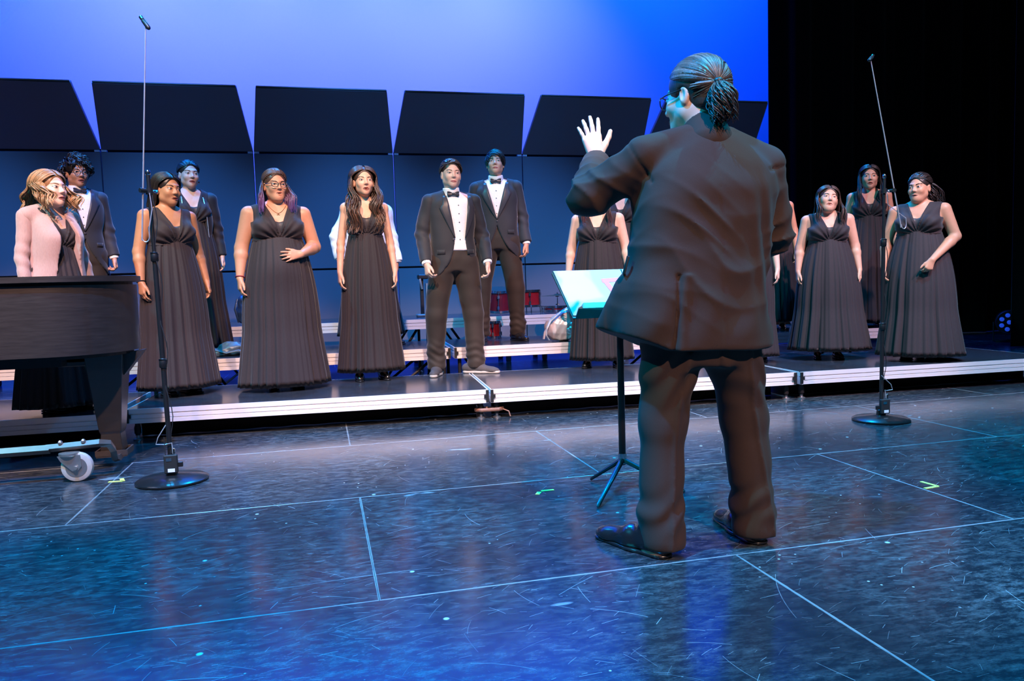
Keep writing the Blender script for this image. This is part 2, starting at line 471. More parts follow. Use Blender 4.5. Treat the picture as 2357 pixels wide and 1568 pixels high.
for row in range(-5, 7):
    y0 = AY+row*PD
    offs = {-1: 0.1329, 0: -1.107, -2: 1.37}.get(row, 0.1329 if row % 2 else -1.107)
    for n in range(-4, 5):
        cx = offs+n*PW+PW/2
        if cx < -5.5 or cx > 10.5: continue
        o = bpy.data.objects.new('floor_panel', pan); COL.objects.link(o)
        o.parent = fl; o.location = (cx, y0+PD/2, 0)

# ------------------------------------------------------------------ backdrop and black masking
def grid_cloth(nx, nz, fn):
    V = [fn(i/(nx-1), k/(nz-1)) for k in range(nz) for i in range(nx)]
    Q = [(k*nx+i, k*nx+i+1, (k+1)*nx+i+1, (k+1)*nx+i) for k in range(nz-1) for i in range(nx-1)]
    return V, Q
def thick_cloth(name, nx, nz, fn, th, m, parent=None):
    V, Q = grid_cloth(nx, nz, fn); n = len(V)
    V2 = [(x, y+th, z) for x, y, z in V]
    Q2 = [tuple(n+i for i in q[::-1]) for q in Q]
    side = []
    for k in range(nz-1):
        side += [(k*nx, (k+1)*nx, n+(k+1)*nx, n+k*nx), (k*nx+nx-1, n+k*nx+nx-1, n+(k+1)*nx+nx-1, (k+1)*nx+nx-1)]
    for i in range(nx-1):
        side += [(i+1, i, n+i, n+i+1), ((nz-1)*nx+i, (nz-1)*nx+i+1, n+(nz-1)*nx+i+1, n+(nz-1)*nx+i)]
    return link(name, np_mesh(name, np.array(V+V2), np.array(Q+Q2+side)), m, parent)
M_cyc = mat('white_backdrop_fabric', (0.72, 0.72, 0.74), 0.9, nscale=60, namp=0.03, spec=0.1)
o = thick_cloth('wall_back', 40, 30, lambda u, v: (-9+17.5*u, 11.6+0.01*math.sin(u*40)*(1-v), 9.0*v), 0.02, M_cyc)
tag(o, 'tall plain cloth backdrop glowing saturated blue with lavender middle', 'backdrop', kind='structure')
M_velour = mat('black_velour', (0.006, 0.006, 0.0065), 0.95, nscale=120, namp=0.5, sheen=0.08, spec=0.05)
def drape(name, p0, p1, z1, label, folds, amp, kind='structure'):
    a = Vector((p0[0], p0[1], 0)); b = Vector((p1[0], p1[1], 0)); L = (b-a).length; t = (b-a)/L; nrm = Vector((-t.y, t.x, 0))
    def fn(u, v):
        w = amp*(math.sin(u*folds*6.283)+0.5*math.sin(u*folds*2.7*6.283+1.3))*(1-0.25*v)
        q = a+t*(u*L)+nrm*w
        return (q.x, q.y, 0.01+z1*v)
    o = thick_cloth(name, int(folds*10), 8, fn, 0.012, M_velour)
    return tag(o, label, 'curtain', kind=kind)
drape('wall_right', (6.13, 9.55), (14.0, 9.9), 8.8, 'black velour masking curtain hanging beside the blue backdrop', 12, 0.05)
drape('wall_far_right', (8.22, 7.6), (13.5, 6.6), 8.8, 'nearest black velour side curtain at the right frame edge', 9, 0.05)

# ------------------------------------------------------------------ acoustic shell
def shell_mat(name):
    t = NT(name); p = t.obj()
    n = t.noise(p, 300, 2, 0.5)
    t.l(t.mix(n, (0.100, 0.095, 0.110), (0.140, 0.132, 0.150)), t.b.inputs['Base Color'])
    t.set(Roughness=0.55); t.bump(n, 0.08, 0.002)
    return t.m
M_shell = shell_mat('grey_shell_laminate')
M_alu = mat('brushed_aluminium', (0.62, 0.60, 0.60), 0.38, 1.0, nscale=40, namp=0.12, aniso=(0.2, 6, 6))
M_alu2 = mat('painted_aluminium', (0.78, 0.74, 0.74), 0.45, 0.35, nscale=14, namp=0.06, aniso=(0.3, 4, 4))
M_black = mat('black_metal', (0.012, 0.012, 0.013), 0.45, 0.2, nscale=30)
M_blueedge = mat('pale_joint_trim', (0.55, 0.56, 0.62), 0.5, 0.2, nscale=20)
SY, SX0, SW = 9.2, -2.23, 1.57
def shell_unit(i, label):
    x0 = SX0+(i-1)*SW; xc = x0+SW/2
    r = empty('acoustic_shell_panel', (xc, SY, 0), 0, label, 'shell panel', 'acoustic shell units behind the risers')
    w = SW-0.010
    for z0, z1, nm in ((0.14, 1.195, 'lower_panel'), (1.215, 2.525, 'middle_panel')):
        MB().box((0, 0.02, (z0+z1)/2), (w, 0.04, z1-z0)).build(nm, M_shell, r, bevel=0.004)
    # tilted canopy: a trapezoid leaning towards the audience
    zb, zt, yf, wt = 2.548, 3.115, -0.56, 1.375
    n = Vector((0, zt-zb, -yf)).normalized()
    bot = [(-w/2, 0.0, zb), (w/2, 0.0, zb), (wt/2, yf, zt), (-wt/2, yf, zt)]
    V = [Vector(p) for p in bot]+[Vector(p)+Vector((0, 0.042*n.y, 0.042*n.z)) for p in bot]
    MB().add(V, [(0, 1, 2, 3), (7, 6, 5, 4), (0, 4, 5, 1), (1, 5, 6, 2), (2, 6, 7, 3), (3, 7, 4, 0)]).build('canopy', M_shell, r, bevel=0.003)
    MB().box((0, yf+0.012, zt+0.018), (wt-0.01, 0.03, 0.012)).build('canopy_trim', M_alu, r)
    for jz in (1.205, 2.537): MB().box((0, 0.05, jz), (w, 0.02, 0.06)).build('joint_light_block', M_black, r)  # dark strip added behind each joint gap to stop backlight showing through
    for s in (-1, 1):
        MB().box((s*(w/2-0.02), 0.07, 1.34), (0.035, 0.05, 2.4)).build('upright', M_black, r)
        MB().box((s*(w/2-0.03), 0.02, 2.537), (0.05, 0.05, 0.02)).build('hinge', M_blueedge, r)
    m = MB().box((0, 0.5, 0.12), (1.2, 0.06, 0.06)).box((0.55, 0.27, 0.12), (0.06, 0.5, 0.06)).box((-0.55, 0.27, 0.12), (0.06, 0.5, 0.06))
    for sx in (-0.55, 0.55):
        for sy in (0.06, 0.5): m.lathe([(0.03, 0), (0.035, 0.02), (0.035, 0.07), (0.02, 0.09)], (sx, sy, 0.001), 10)
    m.build('wheeled_base', M_black, r)
    return r
SHELL_LABELS = ['leftmost grey acoustic shell unit, cut by the left frame edge behind the piano', 'grey acoustic shell unit second from the left, behind the bare-shouldered singer by the left microphone', 'grey acoustic shell unit behind the singer with eyeglasses and the long-haired singer', 'grey acoustic shell unit behind the two young men in bow ties', "grey acoustic shell unit behind the conductor's raised hand", "rightmost grey acoustic shell unit, behind the conductor's shoulder beside the black curtain"]
for i in range(6): shell_unit(i, SHELL_LABELS[i])

# ------------------------------------------------------------------ risers (stage decks)
def deck_top_mat():
    t = NT('dark_deck_ply'); p = t.pos()
    n = t.noise(p, 40, 5, 0.7)
    sc = t.ramp(t.noise(t.mapping(p, rot=(0, 0, 0.2), scale=(2, 14, 1)), 3.5, 6, 0.7), 0.55, 0.8)
    c = t.mix(n, (0.016, 0.019, 0.026), (0.034, 0.038, 0.048))
    c = t.mix(t.math('MULTIPLY', sc, 0.35), c, (0.2, 0.21, 0.23))
    t.l(c, t.b.inputs['Base Color']); t.set(Roughness=0.18); t.b.inputs['Specular IOR Level'].default_value = 0.9; t.bump(n, 0.03, 0.004)
    return t.m
M_deck = deck_top_mat()
M_skirt = mat('black_riser_skirt', (0.006, 0.006, 0.007), 0.9, nscale=50, spec=0.1)
T1, T2, T3 = 0.217, 0.43, 0.645
def deck(x0, y0, x1, y1, depth, top, label, group, bracket=True):
    """one stage deck whose front edge runs from (x0, y0) to (x1, y1)"""
    L = math.hypot(x1-x0, y1-y0); a = math.atan2(y1-y0, x1-x0)
    r = empty('stage_deck', (x0, y0, 0), a, label, 'stage riser', group)
    g = 0.006; fh = 0.098
    MB().box((L/2, depth/2, top-0.010), (L-2*g-0.012, depth-2*g-0.012, 0.020)).build('deck_top', M_deck, r, bevel=0.002)
    # aluminium frame: front profile with two grooves, plus the other three sides
    pr = [(0.0, 0.0), (0.0, -0.032), (0.010, -0.034), (0.010, -0.039), (0.0, -0.041), (0.0, -0.064), (0.006, -0.066), (0.006, -0.069), (0.0, -0.071), (0.0, -fh), (0.03, -fh), (0.03, -0.004), (0.006, -0.0)]
    def profile(fx):
        m = MB(); n = len(pr)
        vs = [fx(0, u, w) for u, w in pr]+[fx(1, u, w) for u, w in pr]
        m.add(vs, [tuple(range(n)), tuple(range(n, 2*n))[::-1]]+[(i, n+i, n+(i+1) % n, (i+1) % n) for i in range(n)])
        return m
    profile(lambda e, u, w: (g+e*(L-2*g), u+g, top+w-0.0004)).build('front_rail', M_alu2, r)
    profile(lambda e, u, w: (g+e*(L-2*g), depth-g-u, top+w-0.0004)).build('rear_rail', M_alu2, r)
    profile(lambda e, u, w: (u+g, g+0.03+e*(depth-2*g-0.06), top+w-0.0004)).build('end_rail', M_alu2, r)
    profile(lambda e, u, w: (L-g-u, g+0.03+e*(depth-2*g-0.06), top+w-0.0004)).build('end_rail', M_alu2, r)
    legtop = top-fh
    for lx in (0.055, L-0.055):
        for ly in (0.07, depth-0.07):
            m = MB().lathe([(0.016, 0.03), (0.016, legtop)], (lx, ly, 0.0), 12)
            m.lathe([(0.022, 0.042), (0.022, 0.08), (0.016, 0.10)], (lx, ly, 0.0), 12)
            lg = m.build('leg', M_black, r, smooth=True)
            MB().lathe([(0.030, 0.0), (0.030, 0.006), (0.012, 0.014), (0.010, 0.045)], (lx, ly, 0.0005), 14).build('levelling_foot', M_alu, lg, smooth=True)
    if top > 0.3:
        for lx in (0.16, L-0.16):
            s = 1 if lx < L/2 else -1
            MB().tube([(lx, 0.12, legtop-0.01), (lx+0.30*s, 0.12, 0.09), (lx+0.30*s, depth-0.12, 0.09), (lx, depth-0.12, legtop-0.01)], 0.014, 6).build('brace', M_black, r)
    if bracket:
        for lx in (0.014, L-0.014):
            MB().box((lx, -0.002, top-0.048), (0.020, 0.012, 0.090)).box((lx+(0.016 if lx < L/2 else -0.016), -0.003, top-0.05), (0.016, 0.010, 0.024)).build('joint_bracket', M_black, r)
    return r
D1 = 1.12
deck(-3.78, 5.40, -1.345, 5.345, D1, T1, 'front row riser deck at the far left, behind the piano leg', 'front row riser decks')
deck(-1.30, 5.505, 1.146, 5.353, D1, T1, 'front row riser deck behind the left microphone stand', 'front row riser decks')
deck(1.152, 5.352, 3.568, 5.205, D1, T1, 'front row riser deck behind the music stand and conductor', 'front row riser decks')
deck(3.592, 5.203, 6.03, 5.105, D1, T1, 'front row riser deck at the far right, under the two rightmost singers', 'front row riser decks')
deck(-3.85, 6.87, -1.43, 6.74, 1.06, T2, 'second row riser deck at the far left, behind the piano', 'second row riser decks')
deck(-1.40, 6.67, 1.085, 6.61, 1.00, T2, 'second row riser deck with the crumpled grey bag on it', 'second row riser decks')
deck(1.11, 6.60, 3.53, 6.50, 1.02, T2, 'second row riser deck with the silver drawstring bag on it', 'second row riser decks')
deck(3.575, 6.45, 5.72, 6.36, 1.05, T2, 'second row riser deck at the right, under the tall singer behind', 'second row riser decks')
deck(-1.40, 7.70, 1.085, 7.62, 1.14, T3, 'third row riser deck with the dark backpack on it', 'third row riser decks')
deck(1.118, 7.622, 3.55, 7.56, 1.14, T3, 'third row riser deck with the red drums on it', 'third row riser decks')
# black cloth skirts hung under the front decks
for x0, x1, y in ((-3.7, -1.40, 5.62), (-1.24, 1.10, 5.66), (1.20, 3.52, 5.52), (3.62, 5.95, 5.42)):
    o = thick_cloth('riser_skirt', 90, 3, lambda u, v, x0=x0, x1=x1, y=y: (x0+(x1-x0)*u, y+0.012*math.sin(u*60)-0.055*(u-0.5), 0.004+0.108*v), 0.006, M_skirt)
    tag(o, {-3.7: 'black cloth skirt under the far left front riser deck', -1.24: 'black cloth skirt under the front riser deck behind the left microphone', 1.20: 'black cloth skirt under the front riser deck behind the conductor', 3.62: 'black cloth skirt under the far right front riser deck'}[x0], 'cloth skirt', 'black skirts under the front risers')
# wooden clamp strapping two riser feet together
t = empty('deck_clamp', (1.165, 5.335, 0), -0.06, 'brown leather strap clamped around the riser feet at the front joint', 'strap')
M_leather = mat('worn_brown_strap', (0.20, 0.10, 0.07), 0.6, nscale=40, bump=0.3)
MB().tube([(-0.118, 0.085, 0.062), (-0.080, 0.042, 0.064), (0.050, 0.036, 0.066), (0.088, 0.080, 0.064), (0.050, 0.130, 0.062), (-0.080, 0.130, 0.062), (-0.118, 0.085, 0.062)], [0.0075]*7, 8, flat=1.8).build('strap_loop', M_leather, t, smooth=True)
MB().tube([(0.085, 0.07, 0.062), (0.125, 0.05, 0.045), (0.135, 0.045, 0.008)], 0.005, 6).build('strap_end', M_leather, t)

# ------------------------------------------------------------------ tape marks
M_tape = mat('fluorescent_yellow_tape', (0.75, 0.85, 0.12), 0.6, nscale=50)
def tape(pts, w, label):
    r = empty('tape_mark', (pts[0][0], pts[0][1], 0.0), 0, label, 'tape mark', 'yellow spike tape marks')
    for a, b in zip(pts[:-1], pts[1:]):
        L = math.hypot(b[0]-a[0], b[1]-a[1])
        MB().box(((a[0]+b[0])/2-pts[0][0], (a[1]+b[1])/2-pts[0][1], 0.0012), (L, w, 0.0012), math.atan2(b[1]-a[1], b[0]-a[0])).build('tape_strip', M_tape, r)
tape([(-1.125, 4.346), (-1.054, 4.338), (-1.075, 4.40)], 0.02, 'yellow tape corner on the floor beside the piano caster')
tape([(0.925, 3.335), (0.945, 3.372)], 0.02, 'short yellow tape piece on the floor left of the music stand legs')
tape([(0.958, 3.386), (1.02, 3.386)], 0.016, 'longer yellow tape strip on the floor left of the music stand legs')
tape([(2.655, 2.925), (2.665, 2.835), (2.585, 2.825)], 0.016, 'yellow tape arrow on the floor right of the conductor')

# ------------------------------------------------------------------ microphone stands
M_chrome = mat('chrome', (0.75, 0.75, 0.77), 0.15, 1.0, nscale=20, namp=0.05)
M_rod = mat('pale_boom_rod', (0.62, 0.56, 0.56), 0.35, 0.6, nscale=20)
M_blacksemi = mat('black_enamel', (0.010, 0.010, 0.011), 0.28, 0.0, nscale=30, coat=0.2)
M_white = mat('white_label', (0.8, 0.8, 0.8), 0.6, nscale=30, namp=0.05)
M_rubber = mat('black_rubber', (0.012, 0.012, 0.012), 0.7, nscale=40)
def mic_stand(base, lean, rod0, rod1, mic_dir, loop_side, label, pack_side):
    bx, by = base
    r = empty('microphone_stand', (bx, by, 0), 0, label, 'microphone stand', 'tall choir microphone stands')
    MB().lathe([(0.172, 0.0), (0.178, 0.004), (0.178, 0.012), (0.165, 0.020), (0.06, 0.034), (0.03, 0.038), (0.026, 0.07), (0.016, 0.075)], (0, 0, 0.0005), 48).build('base', M_blacksemi, r, smooth=True)
    def at(z): return (lean*z, 0, z)
    MB().tube([at(0.06), at(1.165)], 0.0125, 12).build('lower_pole', M_black, r, smooth=True)
    MB().tube([at(1.15), at(1.585)], 0.0095, 12).build('upper_pole', M_black, r, smooth=True)
    MB().lathe([(0.009, 0), (0.012, 0.004), (0.012, 0.02), (0.006, 0.028)], at(1.575), 12).build('pole_tip', M_chrome, r, smooth=True)
    for z in (0.62, 1.165):
        c = MB().lathe([(0.015, -0.025), (0.019, -0.02), (0.019, 0.018), (0.014, 0.024)], at(z), 14)
        c = c.build('height_clutch', M_black, r, smooth=True)
        MB().lathe([(0.0205, 0.0), (0.0205, 0.006)], (lean*z, 0, z+0.016), 14).build('clutch_ring', M_chrome, c, smooth=True)
    # clamp that carries the thin boom rod
    cz = 1.495; px = lean*cz; tt = (cz-rod0[1])/(rod1[1]-rod0[1]); rx = rod0[0]+(rod1[0]-rod0[0])*tt
    ry = -0.035
    m = MB().tube([(px-0.03*(1 if rx < px else -1), 0, cz), (rx, ry*0.7, cz)], 0.010, 10)
    m.lathe([(0.017, -0.016), (0.017, 0.016)], (px, 0, cz), 12)
    m.tube([(rx-0.012, ry-0.012, cz), (rx+0.012, ry+0.012, cz)], 0.012, 8)
    cl = m.build('boom_clamp', M_black, r, smooth=True)
    MB().tube([(px+0.02, -0.005, cz), (px+0.042, -0.010, cz-0.004)], [0.006, 0.008], 8).build('clamp_knob', M_chrome, cl, smooth=True)
    MB().tube([(rod0[0], ry, rod0[1]), (rod1[0], ry, rod1[1])], [0.0042, 0.0030], 8).build('boom_rod', M_rod, r, smooth=True)
    # small condenser capsule on its gooseneck
    t0 = Vector((rod1[0], ry, rod1[1])); d = Vector(mic_dir).normalized()
    mc = MB().tube([t0-d*0.028+Vector((0, 0, 0.012)), t0-d*0.02+Vector((0, 0, 0.012)), t0+d*0.03+Vector((0, 0, 0.012)), t0+d*0.036+Vector((0, 0, 0.012))], [0.007, 0.011, 0.011, 0.008], 12).build('microphone', M_black, r, smooth=True)
    MB().tube([t0-d*0.046+Vector((0, 0, 0.013)), t0-d*0.028+Vector((0, 0, 0.012))], [0.010, 0.010], 10).build('microphone_grille', M_chrome, mc, smooth=True)
    # cable: loop under the rod, up to the clamp, then down the pole to the transmitter
    s = loop_side
    pts = []
    for i in range(9):
        a = math.pi+math.pi*i/8
        pts.append((rod0[0]+0.018*s+0.018*math.cos(a)*s, ry-0.004, rod0[1]+0.02+0.028*math.sin(a)))
    pts += [(rod0[0]+0.036*s, ry, rod0[1]+0.06), (px+0.012*s, ry*0.6, cz-0.09), (px+0.004*s, ry*0.5, cz-0.01)]
    MB().tube(pts, 0.0026, 6).build('cable_loop', M_rod, r, smooth=True)
    cb = [(px+0.014, -0.012, cz-0.02)]
    for i in range(28):
        z = cz-0.05-i*0.048
        cb.append((lean*z+0.016+0.012*math.sin(i*0.9)*(1 if i % 7 else 2.4), -0.006-0.008*math.cos(i*0.9), z))
    MB().tube(cb, 0.0025, 6).build('cable', M_rubber, r, smooth=True)
    MB().tube([(-0.012, -0.018, 0.30), (-0.05*pack_side, -0.03, 0.24), (-0.062*pack_side, -0.03, 0.205), (-0.02*pack_side, -0.025, 0.20), (0.012, -0.02, 0.205), (0.016, -0.028, 0.15)], 0.0025, 6).build('cable_slack', M_rod, r, smooth=True)
    # belt-pack transmitter clipped to the foot of the pole
    pk = MB().box((0.004, -0.030, 0.098), (0.066, 0.024, 0.095)).build('transmitter_pack', M_rubber, r, bevel=0.004)
    MB().box((0.006, -0.0425, 0.066), (0.034, 0.002, 0.018)).build('pack_label', M_white, pk)
    MB().box((-0.004, -0.0425, 0.122), (0.026, 0.002, 0.016)).build('pack_screen', M_chrome, pk)
    MB().box((0.048*pack_side, -0.026, 0.092), (0.026, 0.012, 0.026)).build('pack_clip', M_black, pk, bevel=0.002)
    MB().lathe([(0.006, 0), (0.006, 0.03), (0.003, 0.034)], (0.022, -0.03, 0.145), 8).build('plug', M_chrome, pk, smooth=True)
    MB().tube([(-0.02, -0.03, 0.145), (-0.022, -0.03, 0.24)], 0.002, 6).build('antenna', M_rubber, pk, smooth=True)
mic_stand((-0.795, 4.24), -0.014, (-0.062, 1.246), (0.018, 2.300), (0.35, -0.25, -0.55), 1, 'black microphone stand with thin upright boom rod beside the piano', 1)
mic_stand((3.540, 4.25), 0.010, (0.115, 1.257), (-0.118, 2.302), (-0.5, -0.3, -0.35), 1, 'black microphone stand with leaning boom rod in front of the rightmost singers', -1)

# ------------------------------------------------------------------ conductor's music stand
M_paper = mat('pale_score_folder', (0.27, 0.29, 0.32), 0.5, nscale=6, namp=0.06)
M_pinkink = mat('pink_print', (0.80, 0.16, 0.28), 0.6, nscale=30)
r = empty('music_stand', (1.385, 3.43, 0), 0, "conductor's wide music stand with black post and tripod feet", 'music stand')
MB().tube([(0, 0, 0.08), (0, 0, 0.80)], 0.017, 14).build('post', M_blacksemi, r, smooth=True)
MB().lathe([(0.021, 0.0), (0.021, 0.05)], (0, 0, 0.085), 14).build('post_collar', M_chrome, r, smooth=True)
for ex, ey in ((-0.150, 0.045), (-0.275, -0.39), (0.175, -0.305)):
    L = math.hypot(ex, ey)
    MB().tube([(0, 0, 0.105), (ex*0.45, ey*0.45, 0.062), (ex*0.97, ey*0.97, 0.012), (ex, ey, 0.006)], [0.016, 0.013, 0.010, 0.006], 8, flat=0.8).build('foot', M_blacksemi, r, smooth=True)
bt, tp = Vector((-0.02, -0.27, 0.815)), Vector((-0.02, -0.07, 1.025))
up = (tp-bt); un = up.normalized(); nr = Vector((0, -un.z, un.y))
def desk_pt(u, v, d=0.0):
    hw = 0.305+(0.340-0.305)*v
    return bt+up*v+Vector((u*hw, 0, 0))+nr*d
V = [desk_pt(-1, 0), desk_pt(1, 0), desk_pt(1, 0.95), desk_pt(0.97, 1), desk_pt(-0.97, 1), desk_pt(-1, 0.95)]
V += [p-nr*0.006 for p in V]
MB().add(V, [(0, 1, 2, 3, 4, 5), (11, 10, 9, 8, 7, 6)]+[(i, i+6, (i+1) % 6+6, (i+1) % 6) for i in range(6)]).build('desk', M_blacksemi, r)
ld = MB()
ldp = [desk_pt(-0.96, 0.0, 0.0), desk_pt(0.96, 0.0, 0.0), desk_pt(0.96, 0.0, 0.06), desk_pt(0.90, 0.03, 0.062), desk_pt(-0.90, 0.03, 0.062), desk_pt(-0.96, 0.0, 0.06)]
ld.add(ldp+[p+un*0.006 for p in ldp], [(0, 1, 2, 3, 4, 5), (11, 10, 9, 8, 7, 6)]+[(i, i+6, (i+1) % 6+6, (i+1) % 6) for i in range(6)])
lip = [desk_pt(-0.9, 0.0, 0.06), desk_pt(0.9, 0.0, 0.06), desk_pt(0.9, 0.10, 0.062), desk_pt(-0.86, 0.10, 0.062), desk_pt(-0.9, 0.06, 0.061)]
ld.add(lip+[p+nr*0.003 for p in lip], [(0, 1, 2, 3, 4), (9, 8, 7, 6, 5)]+[(i, i+5, (i+1) % 5+5, (i+1) % 5) for i in range(5)])
ld.build('ledge', M_blacksemi, r)
MB().box((0, -0.10, 0.83), (0.10, 0.16, 0.03)).build('desk_bracket', M_blacksemi, r, bevel=0.004)
f = empty('score_folder', tuple(Vector((1.385, 3.43, 0))+desk_pt(0, 0.04, 0.004)), 0, "pale folder with a pink mark lying open on the conductor's music stand", 'folder')
base = Vector(f.location)-Vector((1.385, 3.43, 0))
def quad(a, d0, th, nm, m, par):
    P = [desk_pt(u, v, d0)-base for u, v in a]; n = len(P)
    P += [p+nr*th for p in P]
    return MB().add(P, [tuple(range(n))[::-1], tuple(range(n, 2*n))]+[(i, (i+1) % n, n+(i+1) % n, n+i) for i in range(n)]).build(nm, m, par)
quad([(-0.985, 0.04), (-0.01, 0.04), (-0.01, 0.985), (-0.97, 0.985)], 0.001, 0.003, 'left_page', M_paper, f)
quad([(0.01, 0.04), (0.985, 0.04), (0.97, 0.985), (0.01, 0.985)], 0.001, 0.003, 'right_page', M_paper, f)
quad([(-0.345, 0.70), (-0.03, 0.72), (-0.03, 0.80), (-0.345, 0.78)], 0.0045, 0.0006, 'pink_bar', M_pinkink, f)
quad([(-0.345, 0.78), (-0.27, 0.78), (-0.16, 0.33), (-0.235, 0.33)], 0.0047, 0.0006, 'pink_bar', M_pinkink, f)

# ------------------------------------------------------------------ grand piano and its dolly
def piano_mat():
    t = NT('worn_black_piano_lacquer'); p = t.obj()
    n = t.noise(t.mapping(p, scale=(1.5, 1.5, 16)), 5, 6, 0.7)
    t.l(t.mix(n, (0.007, 0.0055, 0.005), (0.028, 0.020, 0.017)), t.b.inputs['Base Color'])
    t.l(t.math('ADD', t.math('MULTIPLY', n, 0.2), 0.28), t.b.inputs['Roughness'])
    t.b.inputs['Coat Weight'].default_value = 0.5; t.b.inputs['Coat Roughness'].default_value = 0.30; t.b.inputs['Specular IOR Level'].default_value = 0.9
    return t.m
M_piano = piano_mat()
M_steel = mat('brown_steel_bar', (0.13, 0.10, 0.085), 0.42, 0.7, nscale=18, namp=0.25)
M_zinc = mat('zinc_plate', (0.55, 0.53, 0.50), 0.35, 0.9, nscale=25)
M_wheel = mat('grey_caster_tyre', (0.42, 0.39, 0.36), 0.5, nscale=20)
pr = empty('grand_piano', (-1.9, 4.8, 0), 0, 'black grand piano with curved tail end at the left edge', 'piano')
def piano_outline(grow=0.0, n=14):
    cx, cy, R = -1.44, 4.80, 0.40+grow
    pts = [(-4.2, 4.32-grow), (-2.4, 4.34-grow), (-1.95, 4.36-grow)]
    for i in range(n*2+1):
        a = -math.pi/2-0.12+(math.pi+0.24)*i/(2*n)
        q = 1.0+0.02*math.cos(2*a)
        pts.append((cx+R*math.cos(a)*q, cy+(R+0.02)*math.sin(a)*q))
    pts += [(-1.85, 5.22+grow), (-2.5, 5.28+grow), (-4.2, 5.30+grow)]
    return [(x+1.9, y-4.8) for x, y in pts]
rim = MB().prism(piano_outline(), 0.665, 1.035)
rim.build('rim', M_piano, pr, smooth=True, bevel=0.0)
MB().prism(piano_outline(-0.02), 1.035, 1.052).build('lid_shadow_gap', M_black, pr)  # inset black layer standing in for the shadow gap under the lid
MB().prism(piano_outline(0.022), 1.052, 1.083).build('lid', M_piano, pr, smooth=True)
MB().prism(piano_outline(-0.035), 0.645, 0.665).build('bottom_board', M_black, pr)
MB().box((0.30, -0.02, 0.635), (0.62, 0.12, 0.05)).box((0.1, -0.26, 0.625), (0.9, 0.09, 0.04)).build('underside_beam', M_black, pr)
leg = MB()
lx, ly = 0.70, 0.0
secs = [(0.060, 0.062, 0.085), (0.052, 0.056, 0.19), (0.058, 0.062, 0.20), (0.080, 0.085, 0.44), (0.092, 0.095, 0.56), (0.10, 0.10, 0.645)]
vs = []
for a, b, z in secs: vs += [(lx-a, ly-b, z), (lx+a, ly-b, z), (lx+a, ly+b, z), (lx-a, ly+b, z)]
leg.add(vs, [(0, 3, 2, 1), (20, 21, 22, 23)]+[(4*i+k, 4*i+(k+1) % 4, 4*i+4+(k+1) % 4, 4*i+4+k) for i in range(5) for k in range(4)])
leg.build('leg', M_piano, pr, bevel=0.004)
MB().add([(lx+0.09, -0.05, 0.645), (lx+0.20, -0.05, 0.66), (lx+0.09, -0.05, 0.52), (lx+0.09, 0.05, 0.645), (lx+0.20, 0.05, 0.66), (lx+0.09, 0.05, 0.52)], [(0, 1, 2), (5, 4, 3), (0, 3, 4, 1), (1, 4, 5, 2), (2, 5, 3, 0)]).build('leg_bracket', M_piano, pr)
MB().box((lx-0.13, 0, 0.615), (0.22, 0.16, 0.06)).build('leg_block', M_piano, pr, bevel=0.004)
# second leg further left, out of the frame edge
MB().box((-1.6, -0.1, 0.36), (0.15, 0.15, 0.57), taper=0.7).build('leg', M_piano, pr, bevel=0.004)
dr = empty('piano_dolly', (-1.2, 4.45, 0), 0, 'steel piano dolly bar with caster wheel under the piano leg', 'piano dolly')
MB().tube([(-2.6, 0.02, 0.178), (-0.60, 0.0, 0.176), (-0.22, 0.0, 0.178)], 0.024, 4).build('cross_bar', M_steel, dr)
MB().tube([(-0.24, 0.0, 0.182), (0.015, 0.01, 0.190), (0.055, 0.03, 0.180), (0.066, 0.06, 0.14), (0.056, 0.12, 0.085), (0.05, 0.20, 0.062), (0.04, 0.40, 0.060)], 0.021, 4).build('gooseneck_bar', M_steel, dr)
MB().box((0.005, 0.34, 0.065), (0.16, 0.16, 0.012)).box((0.005, 0.262, 0.082), (0.16, 0.008, 0.03)).box((0.005, 0.418, 0.082), (0.16, 0.008, 0.03)).box((-0.075, 0.34, 0.082), (0.008, 0.16, 0.03)).box((0.085, 0.34, 0.082), (0.008, 0.16, 0.03)).build('leg_cup', M_steel, dr)
for bx in (-0.17, -0.06):
    MB().lathe([(0.012, 0), (0.012, 0.012), (0.006, 0.02)], (bx, 0.0, 0.200), 6).build('bolt', M_zinc, dr)
c = MB().lathe([(0.045, 0.140), (0.05, 0.145), (0.05, 0.156), (0.03, 0.158)], (-0.125, -0.02, 0), 20).build('swivel_plate', M_zinc, dr, smooth=True)
for sy in (-1, 1):
    P = [(-0.175, 0.145), (-0.065, 0.145), (-0.063, 0.085), (-0.085, 0.058), (-0.108, 0.062), (-0.16, 0.115)]
    yy = -0.02+sy*0.03
    vs = [(x, yy-0.002, z) for x, z in P]+[(x, yy+0.002, z) for x, z in P]
    MB().add(vs, [tuple(range(6)), tuple(range(6, 12))[::-1]]+[(i, i+6, (i+1) % 6+6, (i+1) % 6) for i in range(6)]).build('caster_fork', M_zinc, dr)
RY = Matrix.Rotation(math.pi/2, 3, 'X')
w = MB().lathe([(0.030, -0.022), (0.058, -0.022), (0.074, -0.018), (0.078, -0.008), (0.078, 0.008), (0.074, 0.018), (0.058, 0.022), (0.030, 0.022)], (-0.09, -0.02, 0.0785), 36, RY).build('caster_wheel', M_wheel, dr, smooth=True)
MB().lathe([(0.028, -0.024), (0.034, -0.020), (0.046, -0.0235), (0.052, -0.0235), (0.052, 0.0235), (0.028, 0.024)], (-0.09, -0.02, 0.0785), 28, RY).build('wheel_hub', M_zinc, w, smooth=True)
MB().lathe([(0.010, -0.046), (0.010, 0.046)], (-0.09, -0.02, 0.0785), 8, RY).build('axle_bolt', M_zinc, w, smooth=True)

